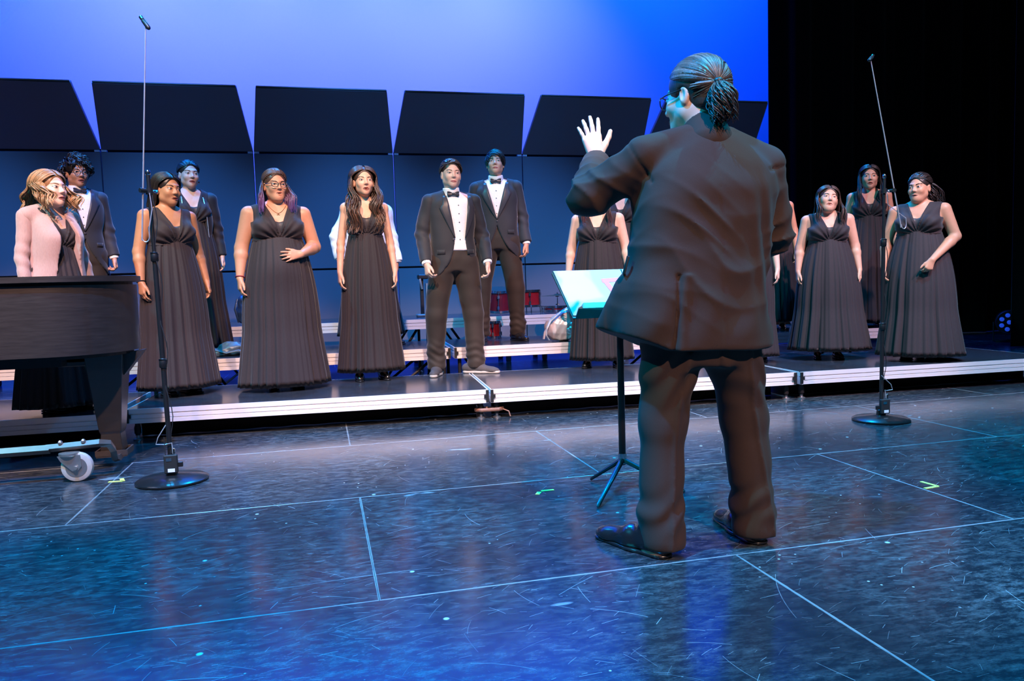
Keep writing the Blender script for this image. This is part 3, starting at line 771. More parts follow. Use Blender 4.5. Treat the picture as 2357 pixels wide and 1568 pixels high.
# ------------------------------------------------------------------ drums on the back riser
M_red = mat('red_drum_lacquer', (0.13, 0.006, 0.010), 0.15, 0.0, nscale=12, coat=0.6)
M_head = mat('coated_drum_head', (0.62, 0.62, 0.66), 0.55, nscale=20)
M_brass = mat('cymbal_bronze', (0.45, 0.40, 0.30), 0.25, 1.0, nscale=30)
def drum(loc, rad, h, label, tiltx=0.0, lie=False, nl=6, grp='red drums behind the singers'):
    r = empty('drum', loc, 0, label, 'drum', grp)
    M = Matrix.Rotation(tiltx, 3, 'X')
    zo = 0 if not lie else 0
    def lathe(nm, prof, m, par=r): return MB().lathe(prof, (0, 0, 0), 36, M).build(nm, m, par, smooth=True)
    sh = lathe('shell', [(rad, 0.012), (rad, h-0.012)], M_red)
    lathe('top_hoop', [(rad+0.002, h-0.022), (rad+0.012, h-0.022), (rad+0.012, h+0.004), (rad+0.002, h+0.004)], M_chrome)
    lathe('bottom_hoop', [(rad+0.002, -0.004), (rad+0.012, -0.004), (rad+0.012, 0.022), (rad+0.002, 0.022)], M_chrome)
    lathe('drum_head', [(rad, h-0.014), (rad*0.99, h-0.002)], M_head)
    for k in range(nl):
        a = 6.283*k/nl+0.3; ca, sa = math.cos(a), math.sin(a)
        m = MB().tube([M @ Vector(((rad+0.014)*ca, (rad+0.014)*sa, 0.0)), M @ Vector(((rad+0.014)*ca, (rad+0.014)*sa, h))], 0.0035, 6)
        for z in (0.25*h, 0.75*h): m.box(M @ Vector(((rad+0.012)*ca, (rad+0.012)*sa, z)), (0.022, 0.022, 0.035), R=M @ Matrix.Rotation(a, 3, 'Z'))
        m.build('lug', M_chrome, sh, smooth=False)
    return r
dt = drum((2.262, 8.25, T3+0.065), 0.118, 0.185, 'red tom drum with chrome hoops right of the young man on the second riser')
for k in range(3):
    a = 2.09*k-0.9; MB().tube([(0.135*math.cos(a), 0.135*math.sin(a), 0.10), (0.145*math.cos(a), 0.145*math.sin(a), -0.064)], 0.006, 8).build('drum_leg', M_chrome, dt, smooth=True)
dt = drum((1.90, 8.25, T3+0.036), 0.135, 0.24, 'red tom drum seen between the legs and jacket of the second-riser young man', 0.18)
for k in range(3):
    a = 2.09*k-0.9; MB().tube([(0.152*math.cos(a), 0.152*math.sin(a), 0.10), (0.165*math.cos(a), 0.165*math.sin(a), -0.028)], 0.006, 8).build('drum_leg', M_chrome, dt, smooth=True)
dt = drum((2.55, 8.20, T3+0.0055), 0.14, 0.06, 'flat red snare drum lying behind the silver bag', nl=8)
dt = drum((1.66, 7.48, T2+0.085), 0.075, 0.17, 'small red drum standing between the feet of the second-riser young man', 0.0, nl=6)
dt.location.z = T2+0.005
cs = empty('cymbal_stand', (2.68, 8.55, T3), 0, 'small cymbal on a low stand behind the silver bag', 'cymbal stand')
MB().lathe([(0.0, 0.010), (0.03, 0.008), (0.04, 0.0), (0.19, -0.012), (0.19, -0.014), (0.04, -0.003)], (0, 0, 0.185), 36).build('cymbal', M_brass, cs, smooth=True)
MB().tube([(0, 0, 0.0), (0, 0, 0.21)], 0.007, 8).build('rod', M_chrome, cs, smooth=True)
MB().lathe([(0.02, 0.0), (0.024, 0.006), (0.012, 0.016)], (0, 0, 0.16), 10).build('felt', M_black, cs, smooth=True)
for k in range(3):
    a = 2.09*k; MB().tube([(0, 0, 0.08), (0.11*math.cos(a), 0.11*math.sin(a), 0.0075)], 0.006, 8).build('foot', M_chrome, cs, smooth=True)

# ------------------------------------------------------------------ gear stand behind the row
gs = empty('equipment_stand', (1.09, 8.25, T3), 0, 'dark two-post equipment stand on the back riser beside the open-jacket young man', 'equipment stand')
M_tealgrey = mat('grey_post', (0.16, 0.20, 0.21), 0.5, 0.3, nscale=20)
MB().box((0.015, 0, 0.016), (0.22, 0.16, 0.03), ).build('base', M_tealgrey, gs, bevel=0.008)
MB().box((-0.03, 0.0, 0.22), (0.034, 0.05, 0.40)).build('post', M_black, gs, bevel=0.003)
MB().box((0.035, 0.0, 0.19), (0.046, 0.05, 0.34)).build('post', M_tealgrey, gs, bevel=0.003)
MB().box((0.0, 0.0, 0.43), (0.14, 0.12, 0.05)).build('cross_head', M_black, gs, bevel=0.01)
MB().tube([(-0.035, -0.03, 0.44), (-0.05, -0.05, 0.40), (-0.04, -0.05, 0.34), (-0.03, -0.04, 0.30)], 0.012, 8).build('hanging_strap', M_tealgrey, gs, smooth=True)

# ------------------------------------------------------------------ bags
def lumpy(parts, h, seed, amp, freq=26, cutz=0.0):
    s = Shape()
    for p in parts:
        if p[0] == 'e': s.ell(p[1], p[2], p[3] if len(p) > 3 else 0.04)
        else: s.cone(p[1], p[2], p[3], p[4], p[5] if len(p) > 5 else 0.02)
    rr = np.random.RandomState(seed); K = rr.normal(0, 1, (7, 3)); K /= np.linalg.norm(K, axis=1)[:, None]; ph = rr.rand(7)*6
    def w(x, y, z):
        d = 0
        for i in range(7):
            u = (x*K[i, 0]+y*K[i, 1]+z*K[i, 2])*freq*(0.6+0.25*i)+ph[i]+1.2*np.sin((x*K[(i+1) % 7, 0]+z*K[(i+1) % 7, 2])*freq*0.8)
            d = d+np.abs(np.sin(u))*amp/(1+0.35*i)
        return d-amp*1.6
    s.warp(w)
    s.cut(lambda x, y, z: cutz-z+0*x)
    return s
M_navy = mat('navy_nylon', (0.016, 0.035, 0.06), 0.32, nscale=40, bump=0.2, spec=0.6)
M_greybag = mat('grey_blue_nylon', (0.10, 0.12, 0.15), 0.38, nscale=40, bump=0.2, spec=0.6)
M_silver = mat('silver_satin', (0.62, 0.56, 0.57), 0.28, 0.25, nscale=14, namp=0.2, bump=0.25)
M_silver2 = mat('shiny_silver_foil', (0.75, 0.75, 0.78), 0.15, 0.7, nscale=18, bump=0.5)
b = empty('backpack', (-0.70, 7.95, T3), 0.2, 'dark navy backpack standing on the third riser behind the eyeglasses singer', 'bag')
link('pack_body', lumpy([('e', (0, 0, 0.16), (0.115, 0.09, 0.165)), ('e', (-0.03, -0.05, 0.10), (0.085, 0.07, 0.10))], 0.007, 1, 0.008).mesh('pack_body', 0.008), M_navy, b)
MB().tube([(-0.04, 0, 0.30), (-0.02, -0.01, 0.34), (0.02, -0.01, 0.34), (0.04, 0, 0.30)], 0.008, 8).build('top_loop', M_navy, b, smooth=True)
MB().tube([(-0.10, -0.02, 0.26), (-0.13, -0.06, 0.16), (-0.10, -0.05, 0.03)], 0.010, 8, flat=0.5).build('strap', M_navy, b, smooth=True)
b = empty('crumpled_bag', (-0.80, 6.98, T2), 0.0, 'crumpled grey-blue fabric bag lying on the second riser', 'bag')
link('bag_body', lumpy([('e', (0.03, 0, 0.05), (0.125, 0.09, 0.085)), ('c', (-0.06, -0.02, 0.03), (-0.15, -0.03, 0.055), 0.05, 0.03), ('e', (-0.09, -0.07, 0.025), (0.09, 0.04, 0.035))], 0.006, 2, 0.012, 30).mesh('bag_body', 0.006), M_greybag, b)
MB().tube([(-0.14, -0.05, 0.10), (-0.10, -0.09, 0.06), (0.0, -0.10, 0.03), (0.10, -0.11, 0.05), (0.17, -0.09, 0.012)], 0.013, 8, flat=0.4).build('strap', M_greybag, b, smooth=True)
b = empty('drawstring_bag', (2.13, 6.76, T2), 0.0, 'shiny silver drawstring bag slumped on the second riser', 'bag')
link('bag_body', lumpy([('e', (0.02, 0, 0.115), (0.165, 0.11, 0.125)), ('c', (0.03, 0.02, 0.16), (0.15, 0.05, 0.32), 0.10, 0.045, 0.06)], 0.006, 3, 0.012, 22).mesh('bag_body', 0.006), M_silver, b)
link('shiny_panel', lumpy([('e', (0.10, -0.075, 0.10), (0.085, 0.05, 0.09))], 0.006, 5, 0.010, 40).mesh('shiny_panel', 0.005), M_silver2, b)
MB().tube([(0.12, -0.02, 0.30), (0.0, -0.06, 0.27), (-0.11, -0.08, 0.19), (-0.17, -0.10, 0.09), (-0.185, -0.11, 0.03)], [0.016, 0.018, 0.018, 0.018, 0.016], 8, flat=0.4).build('strap', M_silver, b, smooth=True)
MB().tube([(-0.15, -0.10, 0.14), (-0.165, -0.13, 0.06), (-0.14, -0.13, 0.02)], 0.016, 8, flat=0.4).build('strap', M_silver, b, smooth=True)
M_bluebag = mat('bright_blue_plastic', (0.02, 0.05, 0.45), 0.3, nscale=20)
M_tealbag = mat('pale_teal_canvas', (0.30, 0.36, 0.38), 0.7, nscale=40)
b = empty('plastic_bag', (4.62, 7.22, T2), 0.0, 'small bright blue bag on the riser right of the conductor', 'bag')
link('bag_body', lumpy([('e', (0, 0, 0.05), (0.07, 0.06, 0.07)), ('c', (0, 0, 0.08), (0.0, 0, 0.125), 0.03, 0.012)], 0.006, 6, 0.008, 40).mesh('bag_body', 0.007), M_bluebag, b)
b = empty('tote_bag', (4.98, 7.25, T2), 0.0, 'pale teal tote bag with handles on the riser behind the head-tilting singer', 'bag')
link('bag_body', lumpy([('e', (0, 0, 0.07), (0.11, 0.06, 0.09)), ('e', (0.02, 0, 0.12), (0.08, 0.04, 0.05))], 0.006, 7, 0.006, 30).mesh('bag_body', 0.007), M_tealbag, b)
for sx in (-0.06, 0.02):
    MB().tube([(sx-0.03, -0.03, 0.10), (sx-0.025, -0.04, 0.16), (sx, -0.045, 0.18), (sx+0.025, -0.04, 0.16), (sx+0.03, -0.03, 0.10)], 0.006, 6).build('handle', M_tealbag, b, smooth=True)
# cables lying under the second row
cb = empty('coiled_cable', (2.0, 6.56, 0), 0, 'thin cable bundle lying on the floor under the second riser', 'cable')
pts = [(-0.9+0.06*i, 0.10+0.05*math.sin(i*1.3)+0.03*math.sin(i*0.4), 0.006) for i in range(34)]
MB().tube(pts, 0.006, 6).build('cable', M_rubber, cb, smooth=True)
MB().tube([(x*0.9+0.1, y+0.08*math.sin(x*5), 0.016) for x, y, z in pts], 0.004, 6).build('cable', M_rod, cb, smooth=True)

# ------------------------------------------------------------------ LED wash light on the floor at the right
M_lens = NT('blue_led_lens'); M_lens.set(Roughness=0.3); M_lens.b.inputs['Base Color'].default_value = (0.02, 0.06, 0.3, 1)
M_lens.b.inputs['Emission Color'].default_value = (0.02, 0.09, 0.85, 1); M_lens.b.inputs['Emission Strength'].default_value = 0.55
MATS['lens'] = M_lens.m
r = empty('led_wash_light', (8.80, 8.2, 0), math.radians(-38), 'black round LED wash light with blue lenses beside the right curtain', 'stage light')
RX = Matrix.Rotation(math.pi/2+0.1, 3, 'X')
MB().lathe([(0.10, -0.10), (0.15, -0.06), (0.16, 0.05), (0.15, 0.06), (0.14, 0.045)], (0, 0, 0.27), 32, RX).build('housing', M_black, r, smooth=True)
for k in range(8):
    q = 0.0 if k == 7 else 0.095; a = 6.283*k/7
    MB().lathe([(0.028, 0.04), (0.028, 0.055), (0.018, 0.062)], tuple(Vector((0, 0, 0.27))+RX @ Vector((q*math.cos(a), q*math.sin(a), 0))), 16, RX).build('lens', M_lens.m, r, smooth=True)
MB().tube([(-0.17, 0, 0.27), (-0.17, 0.02, 0.02), (0.17, 0.02, 0.02), (0.17, 0, 0.27)], 0.012, 6).build('yoke', M_black, r, smooth=True)
MB().box((0, 0.05, 0.012), (0.30, 0.20, 0.022)).build('floor_stand', M_black, r)

# ------------------------------------------------------------------ people
def attr_mat(name, rough=0.4, strands=False, spec=0.5):
    t = NT(name)
    a = t.n('ShaderNodeAttribute', attribute_name='Col')
    col = a.outputs['Color']
    if strands:
        n = t.noise(t.mapping(t.obj(), scale=(1, 1, 0.16)), 210, 3, 0.6)
        col2 = t.mix(n, (0.45, 0.45, 0.45), (1.5, 1.5, 1.5))
        mm = t.n('ShaderNodeMix', data_type='RGBA', blend_type='MULTIPLY')
        mm.inputs[0].default_value = 1.0
        ins = [i for i in mm.inputs if i.type == 'RGBA']
        t.l(col, ins[0]); t.l(col2, ins[1]); col = [o for o in mm.outputs if o.type == 'RGBA'][0]
        t.bump(n, 0.35, 0.003)
    t.l(col, t.b.inputs['Base Color']); t.set(Roughness=rough); t.b.inputs['Specular IOR Level'].default_value = spec
    return t.m
M_face = attr_mat('facial_detail', 0.35)
M_hair = attr_mat('hair_strands', 0.38, True, 0.45)
def cloth_mat(name, col, scale, rough=0.75, sheen=0.25, bump=0.12, rib=None, spec=0.2):
    t = NT(name); p = t.obj()
    if rib: n = t.noise(t.mapping(p, scale=rib), scale, 3, 0.6)
    else: n = t.noise(p, scale, 3, 0.6)
    c = col
    t.l(t.mix(n, tuple(x*0.75 for x in c), tuple(min(1, x*1.25) for x in c)), t.b.inputs['Base Color'])
    t.set(Roughness=rough); t.b.inputs['Sheen Weight'].default_value = sheen; t.b.inputs['Sheen Roughness'].default_value = 0.4
    t.b.inputs['Specular IOR Level'].default_value = spec
    t.bump(n, bump, 0.004)
    return t.m
M_chiffon = cloth_mat('black_chiffon', (0.027, 0.022, 0.025), 260, 0.72, 0.12, rib=(1, 1, 0.15))
M_satin = cloth_mat('black_satin', (0.040, 0.036, 0.040), 200, 0.45, 0.1)
M_tux = cloth_mat('black_wool', (0.025, 0.026, 0.032), 420, 0.65, 0.22)
M_lapel = cloth_mat('black_satin_lapel', (0.040, 0.040, 0.050), 300, 0.34, 0.05, 0.04)
M_trouser = cloth_mat('black_trouser_wool', (0.030, 0.023, 0.020), 420, 0.7, 0.15)
M_suit = cloth_mat('dark_brown_suit_wool', (0.050, 0.032, 0.026), 500, 0.8, 0.04, 0.10, spec=0.12)
M_shirt = cloth_mat('white_shirt_cotton', (0.80, 0.77, 0.78), 150, 0.7, 0.1, 0.06)
M_sweat = cloth_mat('white_fleece', (0.72, 0.71, 0.74), 120, 0.85, 0.3, 0.2)
M_knit = cloth_mat('pink_beige_knit', (0.42, 0.265, 0.235), 60, 0.9, 0.3, 0.5, rib=(6, 6, 0.6))
M_jersey = cloth_mat('black_jacket_jersey', (0.020, 0.020, 0.025), 300, 0.6, 0.2)
M_shoe = mat('black_shoe_leather', (0.012, 0.012, 0.014), 0.25, nscale=30, coat=0.3)
M_sneaker = mat('dark_slip_on_knit', (0.045, 0.040, 0.042), 0.8, nscale=120, bump=0.2)
M_sole = mat('pale_rubber_sole', (0.36, 0.33, 0.30), 0.6, nscale=40)
M_gold = mat('gold', (0.75, 0.52, 0.22), 0.25, 1.0, nscale=20)
M_zip = mat('silver_zip', (0.7, 0.7, 0.72), 0.3, 0.8, nscale=60)
M_frame = mat('dark_glasses_frame', (0.015, 0.012, 0.013), 0.3, nscale=30)
SKIN = {}
def skin(name, col):
    if name not in SKIN:
        t = NT('skin_'+name); p = t.obj(); n = t.noise(p, 38, 4, 0.6)
        t.l(t.mix(n, tuple(x*0.9 for x in col), tuple(min(1, x*1.1) for x in col)), t.b.inputs['Base Color'])
        t.set(Roughness=0.48); t.b.inputs['Specular IOR Level'].default_value = 0.4
        t.b.inputs['Subsurface Weight'].default_value = 0.06
        t.b.inputs['Subsurface Radius'].default_value = (0.02, 0.008, 0.004)
        SKIN[name] = (t.m, col)
    return SKIN[name]

def head_field(x, y, z, o):
    fat, op, jw = o.get('fat', 0.0), o.get('open', 0.0), o.get('jaw', 1.0)
    ax = np.abs(x)
    d = smin(d_ell(x, y, z, (0, 0.018, 0.030), (0.074, 0.092, 0.084)), d_ell(x, y, z, (0, -0.020, -0.030), (0.059+0.006*fat, 0.066, 0.082)), 0.03)
    d = smin(d, d_sph(x, y, z, (0, -0.060, -0.090-0.010*op), 0.021*jw+0.003*fat), 0.035)
    d = smin(d, d_sph(ax, y, z, (0.041*jw+0.004*fat, -0.006, -0.060-0.004*op), 0.018+0.005*fat), 0.035)
    d = smin(d, d_sph(ax, y, z, (0.034, -0.058, -0.030), 0.021+0.004*fat), 0.022)
    d = smin(d, d_cone(ax, y, z, (0.0, -0.079, 0.018), (0.036, -0.066, 0.021), 0.011, 0.009), 0.014)
    d = smax(d, -d_sph(ax, y, z, (0.031, -0.103, -0.001), 0.0195), 0.014)
    d = smin(d, d_sph(ax, y, z, (0.031, -0.0705, -0.001), 0.0135), 0.004)
    nl = o.get('nose', 1.0)
    d = smin(d, d_cone(x, y, z, (0, -0.078, 0.010), (0, -0.097*nl**0.15, -0.030), 0.0065, 0.0105*nl), 0.010)
    d = smin(d, d_sph(ax, y, z, (0.0115*nl, -0.089, -0.034), 0.0075*nl), 0.006)
    d = smin(d, d_cone(ax, y, z, (0, -0.0835, -0.060), (0.017, -0.0755, -0.064), 0.006, 0.004), 0.008)
    d = smin(d, d_cone(ax, y, z, (0, -0.080, -0.0755-0.012*op), (0.013, -0.0745, -0.0735-0.010*op), 0.0065, 0.004), 0.008)
    if op > 0: d = smax(d, -d_ell(x, y, z, (0, -0.085, -0.067-0.004*op), (0.016, 0.018, 0.003+0.008*op)), 0.004)
    ear = smax(d_ell(ax, y, z, (0.074+0.003*fat, 0.008, -0.012), (0.0085, 0.018, 0.031)), -d_ell(ax, y, z, (0.082, 0.003, -0.010), (0.006, 0.010, 0.018)), 0.004)
    return smin(d, ear, 0.006)
class Head:
    def __init__(s, c, R, hs, o): s.c, s.R, s.hs, s.o = np.array(c, float), np.array(R, float), hs, o
    def loc(s, x, y, z):
        a, b, c = x-F(s.c[0]), y-F(s.c[1]), z-F(s.c[2]); R = s.R.astype(F)/F(s.hs)
        return a*R[0, 0]+b*R[1, 0]+c*R[2, 0], a*R[0, 1]+b*R[1, 1]+c*R[2, 1], a*R[0, 2]+b*R[1, 2]+c*R[2, 2]
    def w(s, P): return (np.asarray(P, float)*s.hs) @ s.R.T+s.c
    def field(s, x, y, z): return head_field(*s.loc(x, y, z), s.o)*F(s.hs)
    def on_face(s, X, Z, off):
        P = np.stack([X.ravel(), np.full(X.size, -0.17), Z.ravel()], 1)
        P = march(lambda q: head_field(q[:, 0], q[:, 1], q[:, 2], s.o), P, (0, 1, 0), 40)
        P[:, 1] -= np.asarray(off).ravel() if np.ndim(off) else off
        return P
class ColMesh:
    def __init__(s): s.V, s.Q, s.C, s.n = [], [], [], 0
    def grid(s, P, nu, nv, col):
        P = np.asarray(P, float).reshape(nu*nv, 3)
        i, j = np.meshgrid(np.arange(nu-1), np.arange(nv-1), indexing='ij')
        a = (i*nv+j).ravel()
        s.Q.append(np.stack([a, a+nv, a+nv+1, a+1], 1)+s.n); s.V.append(P)
        c = np.asarray(col, float); s.C.append(np.broadcast_to(c, (len(P), 3)) if c.ndim == 1 else c); s.n += len(P)
    def tubes(s, paths, rad, cols, ns=4, flat=0.7):
        """paths: (N, M, 3), rad: (N, M), cols: (N, M, 3)"""
        P = np.asarray(paths, float); N, M, _ = P.shape
        T = np.gradient(P, axis=1); T /= np.linalg.norm(T, axis=2, keepdims=True)+1e-9
        ref = np.array([0.31, 0.83, 0.46]); A = np.cross(T, ref); A /= np.linalg.norm(A, axis=2, keepdims=True)+1e-9
        B = np.cross(T, A)
        q = np.arange(ns)*2*math.pi/ns
        V = P[:, :, None, :]+rad[:, :, None, None]*(A[:, :, None, :]*np.cos(q)[None, None, :, None]+flat*B[:, :, None, :]*np.sin(q)[None, None, :, None])
        ii, jj, kk = np.meshgrid(np.arange(N), np.arange(M-1), np.arange(ns), indexing='ij')
        b = (ii*M+jj)*ns; k2 = (kk+1) % ns
        s.Q.append(np.stack([b+kk, b+k2, b+ns+k2, b+ns+kk], -1).reshape(-1, 4)+s.n)
        s.V.append(V.reshape(-1, 3)); s.C.append(np.repeat(np.asarray(cols, float).reshape(-1, 3), ns, 0)); s.n += N*M*ns
    def add(s, V, Q, col):
        s.V.append(V); s.Q.append(Q+s.n); s.C.append(np.broadcast_to(np.asarray(col, float), (len(V), 3))); s.n += len(V)
    def build(s, name, m, parent):
        return link(name, np_mesh(name, np.concatenate(s.V), np.concatenate(s.Q), np.concatenate(s.C)), m, parent)
def face_parts(hd, body, skincol, browcol, iris=(0.03, 0.014, 0.008), lip=None, brow=1.0, squint=0.0):
    o = hd.o; op = o.get('open', 0.0)
    lip = lip or (min(1, skincol[0]*0.72), skincol[1]*0.36, skincol[2]*0.42)
    for sd in (-1, 1):
        e = ColMesh(); u = np.linspace(-1, 1, 11); v = np.linspace(-1, 1, 5)
        U, Vv = np.meshgrid(u, v, indexing='ij')
        hh = (0.0053-0.0018*squint)*(1-U**2)**0.6
        X = sd*0.0315+U*0.0150; Z = -0.001+hh*Vv+0.0012*U*sd
        e.grid(hd.w(hd.on_face(X, Z, 0.0010)), 11, 5, (0.56, 0.52, 0.50))
        r = np.linspace(0.0002, 0.0060, 4); a = np.linspace(0, 2*math.pi, 15)
        Rr, A = np.meshgrid(r, a, indexing='ij')
        gx = o.get('gaze', 0.0)*0.005
        X = sd*0.0315+gx+Rr*np.cos(A); Z = np.clip(-0.0005+Rr*np.sin(A), -0.001-(0.0058-0.002*squint), -0.001+(0.0052-0.0022*squint))
        e.grid(hd.w(hd.on_face(X, Z, 0.0020)), 4, 15, iris)
        hh = (0.0053-0.0018*squint)*(1-np.clip(np.abs(U), 0, 0.98)**2)**0.6
        X = sd*0.0315+U*0.0160; Z = -0.0008+hh+0.0012*U*sd+0.0013*Vv
        e.grid(hd.w(hd.on_face(X, Z, 0.0026)), 11, 5, (0.035, 0.018, 0.014))
        e.build('eye', M_face, body)
        b = ColMesh(); th = 0.0033*brow*(1-0.55*((U*sd+1)/2))*np.where(np.abs(U) > 0.93, 0.5, 1)
        X = sd*0.033+U*0.0195; Z = 0.0185+0.0045*(1-(U*sd-0.25)**2)+th*Vv-0.002*(1-sd*U)*0.3
        b.grid(hd.w(hd.on_face(X, Z, 0.0013)), 11, 5, browcol)
        b.build('eyebrow', M_face, body)
    m = ColMesh(); u = np.linspace(-1, 1, 13); ho = 0.0006+0.0105*op
    v = np.linspace(0, 1, 5); U, Vv = np.meshgrid(u, v, indexing='ij')
    env = (1-U**2)**0.65; zc = -0.0668-0.004*op; hw = 0.0255-0.002*op
    def strip(z0, z1, offs, col):
        Z = z0+(z1-z0)*Vv
        m.grid(hd.w(hd.on_face(U*hw, Z, offs)), 13, 5, col)
    strip(zc+ho*env, zc-ho*env, np.full_like(U, 0.0012), (0.07, 0.016, 0.014))
    if op > 0.25: strip(zc+ho*env*0.98, zc+ho*env*0.62, np.full_like(U, 0.0018), (0.50, 0.46, 0.43))
    bulge = np.sin(Vv*math.pi)*0.0028
    strip(zc+ho*env, zc+ho*env+(0.0062+0.0012*np.abs(np.sin(U*3)))*env, 0.0012+bulge*env, lip)
    strip(zc-ho*env, zc-ho*env-0.0082*env, 0.0012+bulge*env*1.2, lip)
    m.build('mouth', M_face, body)
def glasses(hd, parent, wide=1.0):
    P = MB()
    for sd in (-1, 1):
        ring = []
        for k in range(25):
            a = 2*math.pi*k/24
            ring.append(hd.w((sd*0.0335+0.0255*math.cos(a)*wide, -0.0985+0.012*abs(math.cos(a)*0.4+0.3*sd*math.cos(a))**2, -0.004+0.0200*math.sin(a)*(0.9 if math.sin(a) > 0 else 1.0))))
        P.tube(ring, 0.0022*hd.hs, 6, cap=False)
        P.tube([hd.w((sd*0.058, -0.092, 0.004)), hd.w((sd*0.074, -0.06, 0.004)), hd.w((sd*0.080, 0.0, 0.006))], 0.0022*hd.hs, 6)
    P.tube([hd.w((-0.009, -0.0985, 0.002)), hd.w((0, -0.101, 0.005)), hd.w((0.009, -0.0985, 0.002))], 0.0022*hd.hs, 6)
    return P.build('eyeglasses', M_frame, parent, smooth=True)

def hand(sh, wrist, f, n, th, s, curl=(0.35, 0.45, 0.35), spread=0.10, thumb_out=0.5, rad=1.0):
    f = np.array(f, float); f /= np.linalg.norm(f)
    n = np.array(n, float); n -= f*(n@f); n /= np.linalg.norm(n)
    t = np.cross(f, n)
    if t@np.array(th, float) < 0: t = -t
    W = np.array(wrist, float)
    def L(a, b, c): return W+s*(f*a+t*b+n*c)
    tx = (0.027, 0.009, -0.009, -0.026); kf = (0.083, 0.087, 0.083, 0.075); ln = (0.070, 0.078, 0.072, 0.057)
    for i in range(4):
        sh.cone(L(0.008, tx[i]*0.5, 0), L(kf[i], tx[i], -0.002), 0.0145*s*rad, 0.0110*s*rad, 0.012)
    sh.cone(L(0.03, 0.0, 0.004), L(0.065, -0.004, 0.004), 0.017*s*rad, 0.014*s*rad, 0.012)
    for i in range(4):
        p = L(kf[i], tx[i], -0.001); a = 0.0
        sp = spread*(1.5-i)/1.5
        r0 = (0.0088, 0.0092, 0.0088, 0.0078)[i]*s*rad
        for j, fr in enumerate((0.45, 0.31, 0.24)):
            a += curl[j]*(1+0.12*i)
            d = f*math.cos(a)+n*math.sin(a)+t*math.sin(sp)*math.cos(a)
            q = p+d/np.linalg.norm(d)*ln[i]*fr*s
            sh.cone(p, q, r0*(1-0.10*j), r0*(0.90-0.10*j), 0.004)
            p = q
    a0 = L(0.018, 0.018, 0.004); a1 = L(0.052, 0.034+0.014*thumb_out, 0.012); a2 = L(0.078, 0.040+0.030*thumb_out, 0.016); a3 = L(0.100, 0.042+0.040*thumb_out, 0.016)
    sh.cone(a0, a1, 0.0145*s*rad, 0.0125*s*rad, 0.012); sh.cone(a1, a2, 0.0112*s*rad, 0.0098*s*rad, 0.006); sh.cone(a2, a3, 0.0098*s*rad, 0.0078*s*rad, 0.004)

# ---- hair
HC = np.array((0, 0.020, 0.032)); HR = np.array((0.0830, 0.1010, 0.0925))
def hdir(az, pol): return np.array((math.sin(pol)*math.sin(az), -math.sin(pol)*math.cos(az), math.cos(pol)))
def slerp(a, b, t):
    w = math.acos(max(-1, min(1, float(a@b)))); sw = math.sin(w)
    if sw < 1e-4: return np.repeat(a[None], len(t), 0)
    return (np.sin((1-t)*w)[:, None]*a+np.sin(t*w)[:, None]*b)/sw
def cap_arrays(hd, t=0.0, win=(0.062, 0.082, 0.106), winc=(0, -0.098, -0.034), zb=-0.075, back=True, h=0.0048):
    s = Shape()
    s.ell(HC, HR+t, 0)
    if back: s.ell((0, 0.055, -0.035), (0.062+t, 0.052+t, 0.07), 0.03)
    s.add(lambda x, y, z: d_ell(x, y, z, winc, win), (-1, -1, -1), (1, 1, 1), 0.010, 's')
    s.add(lambda x, y, z: d_ell(np.abs(x), y, z, (0.088, -0.002, -0.030), (0.030, 0.028, 0.045)), (-1, -1, -1), (1, 1, 1), 0.008, 's')
    s.cut(lambda x, y, z: zb-z+0*x, 0.01)
    V, Q = s.arrays(h)
    return hd.w(V), Q
def locks_long(hd, rng, n, base, tip, length, wave, drape, rad=0.0060, part=0.0, open_az=72, tipstart=0.55, volume=0.0, sides=(-1, 1), wfreq=38, puff=0.0):
    """hair parted on top that falls past the ears; drape(side, u) gives the offset reached at the tips in body axes"""
    M1, M2 = 7, 12
    paths, rads, cols = [], [], []
    for i in range(n):
        sd = sides[i % len(sides)]; u = (i//len(sides)+rng.rand()*0.8)/(n/len(sides))
        psi = math.radians(-60+125*u); st = np.array((sd*0.10+part, -math.sin(-psi) if False else math.sin(psi), math.cos(psi))); st /= np.linalg.norm(st)
        az = math.radians(open_az+(180-open_az)*u+rng.uniform(-4, 4)); en = hdir(sd*az, 1.50+rng.uniform(-0.05, 0.12))
        D = slerp(st, en, np.linspace(0, 1, M1)); bow = np.sin(np.linspace(0, math.pi, M1))[:, None]*0.004
        top = HC+D*(HR*(1.0+volume+0.035*rng.rand())+bow+puff*np.linspace(0, 1, M1)[:, None])
        P1 = hd.w(top)
        e = P1[-1]; L = length*rng.uniform(0.82, 1.05)
        tt = np.linspace(0, 1, M2+1)[1:]
        off = np.asarray(drape(sd, u), float)
        outw = hd.R @ np.array((math.sin(sd*az), -math.cos(sd*az), 0))
        ph = sd*2.0+u*9.0+rng.rand()*1.1
        P2 = e[None]+np.outer(tt, (0, 0, -L))+np.outer(np.minimum(1, tt*1.7)**1.1, off)
        P2 = P2+np.outer(np.sin(wfreq*tt*L+ph)*wave*np.minimum(1, tt*3), outw)+np.outer(np.cos(wfreq*1.15*tt*L+ph*1.7)*wave*0.8*np.minimum(1, tt*3), np.cross(outw, (0, 0, 1)))
        P2 += rng.normal(0, 0.004, 3)[None]*tt[:, None]
        P = np.concatenate([P1, P2]); paths.append(P)
        r = rad*hd.hs*np.concatenate([np.linspace(0.7, 1.0, M1), np.linspace(1.0, 0.9, M2-4), np.linspace(0.85, 0.25, 4)])
        rads.append(r*rng.uniform(0.8, 1.25))
        sh = rng.uniform(0.65, 1.5); k = np.concatenate([np.zeros(M1), np.clip((tt-tipstart)/(1-tipstart), 0, 1)])[:, None]
        cols.append((np.array(base)*(1-k)+np.array(tip)*k)*sh)
    return np.array(paths), np.array(rads), np.array(cols)
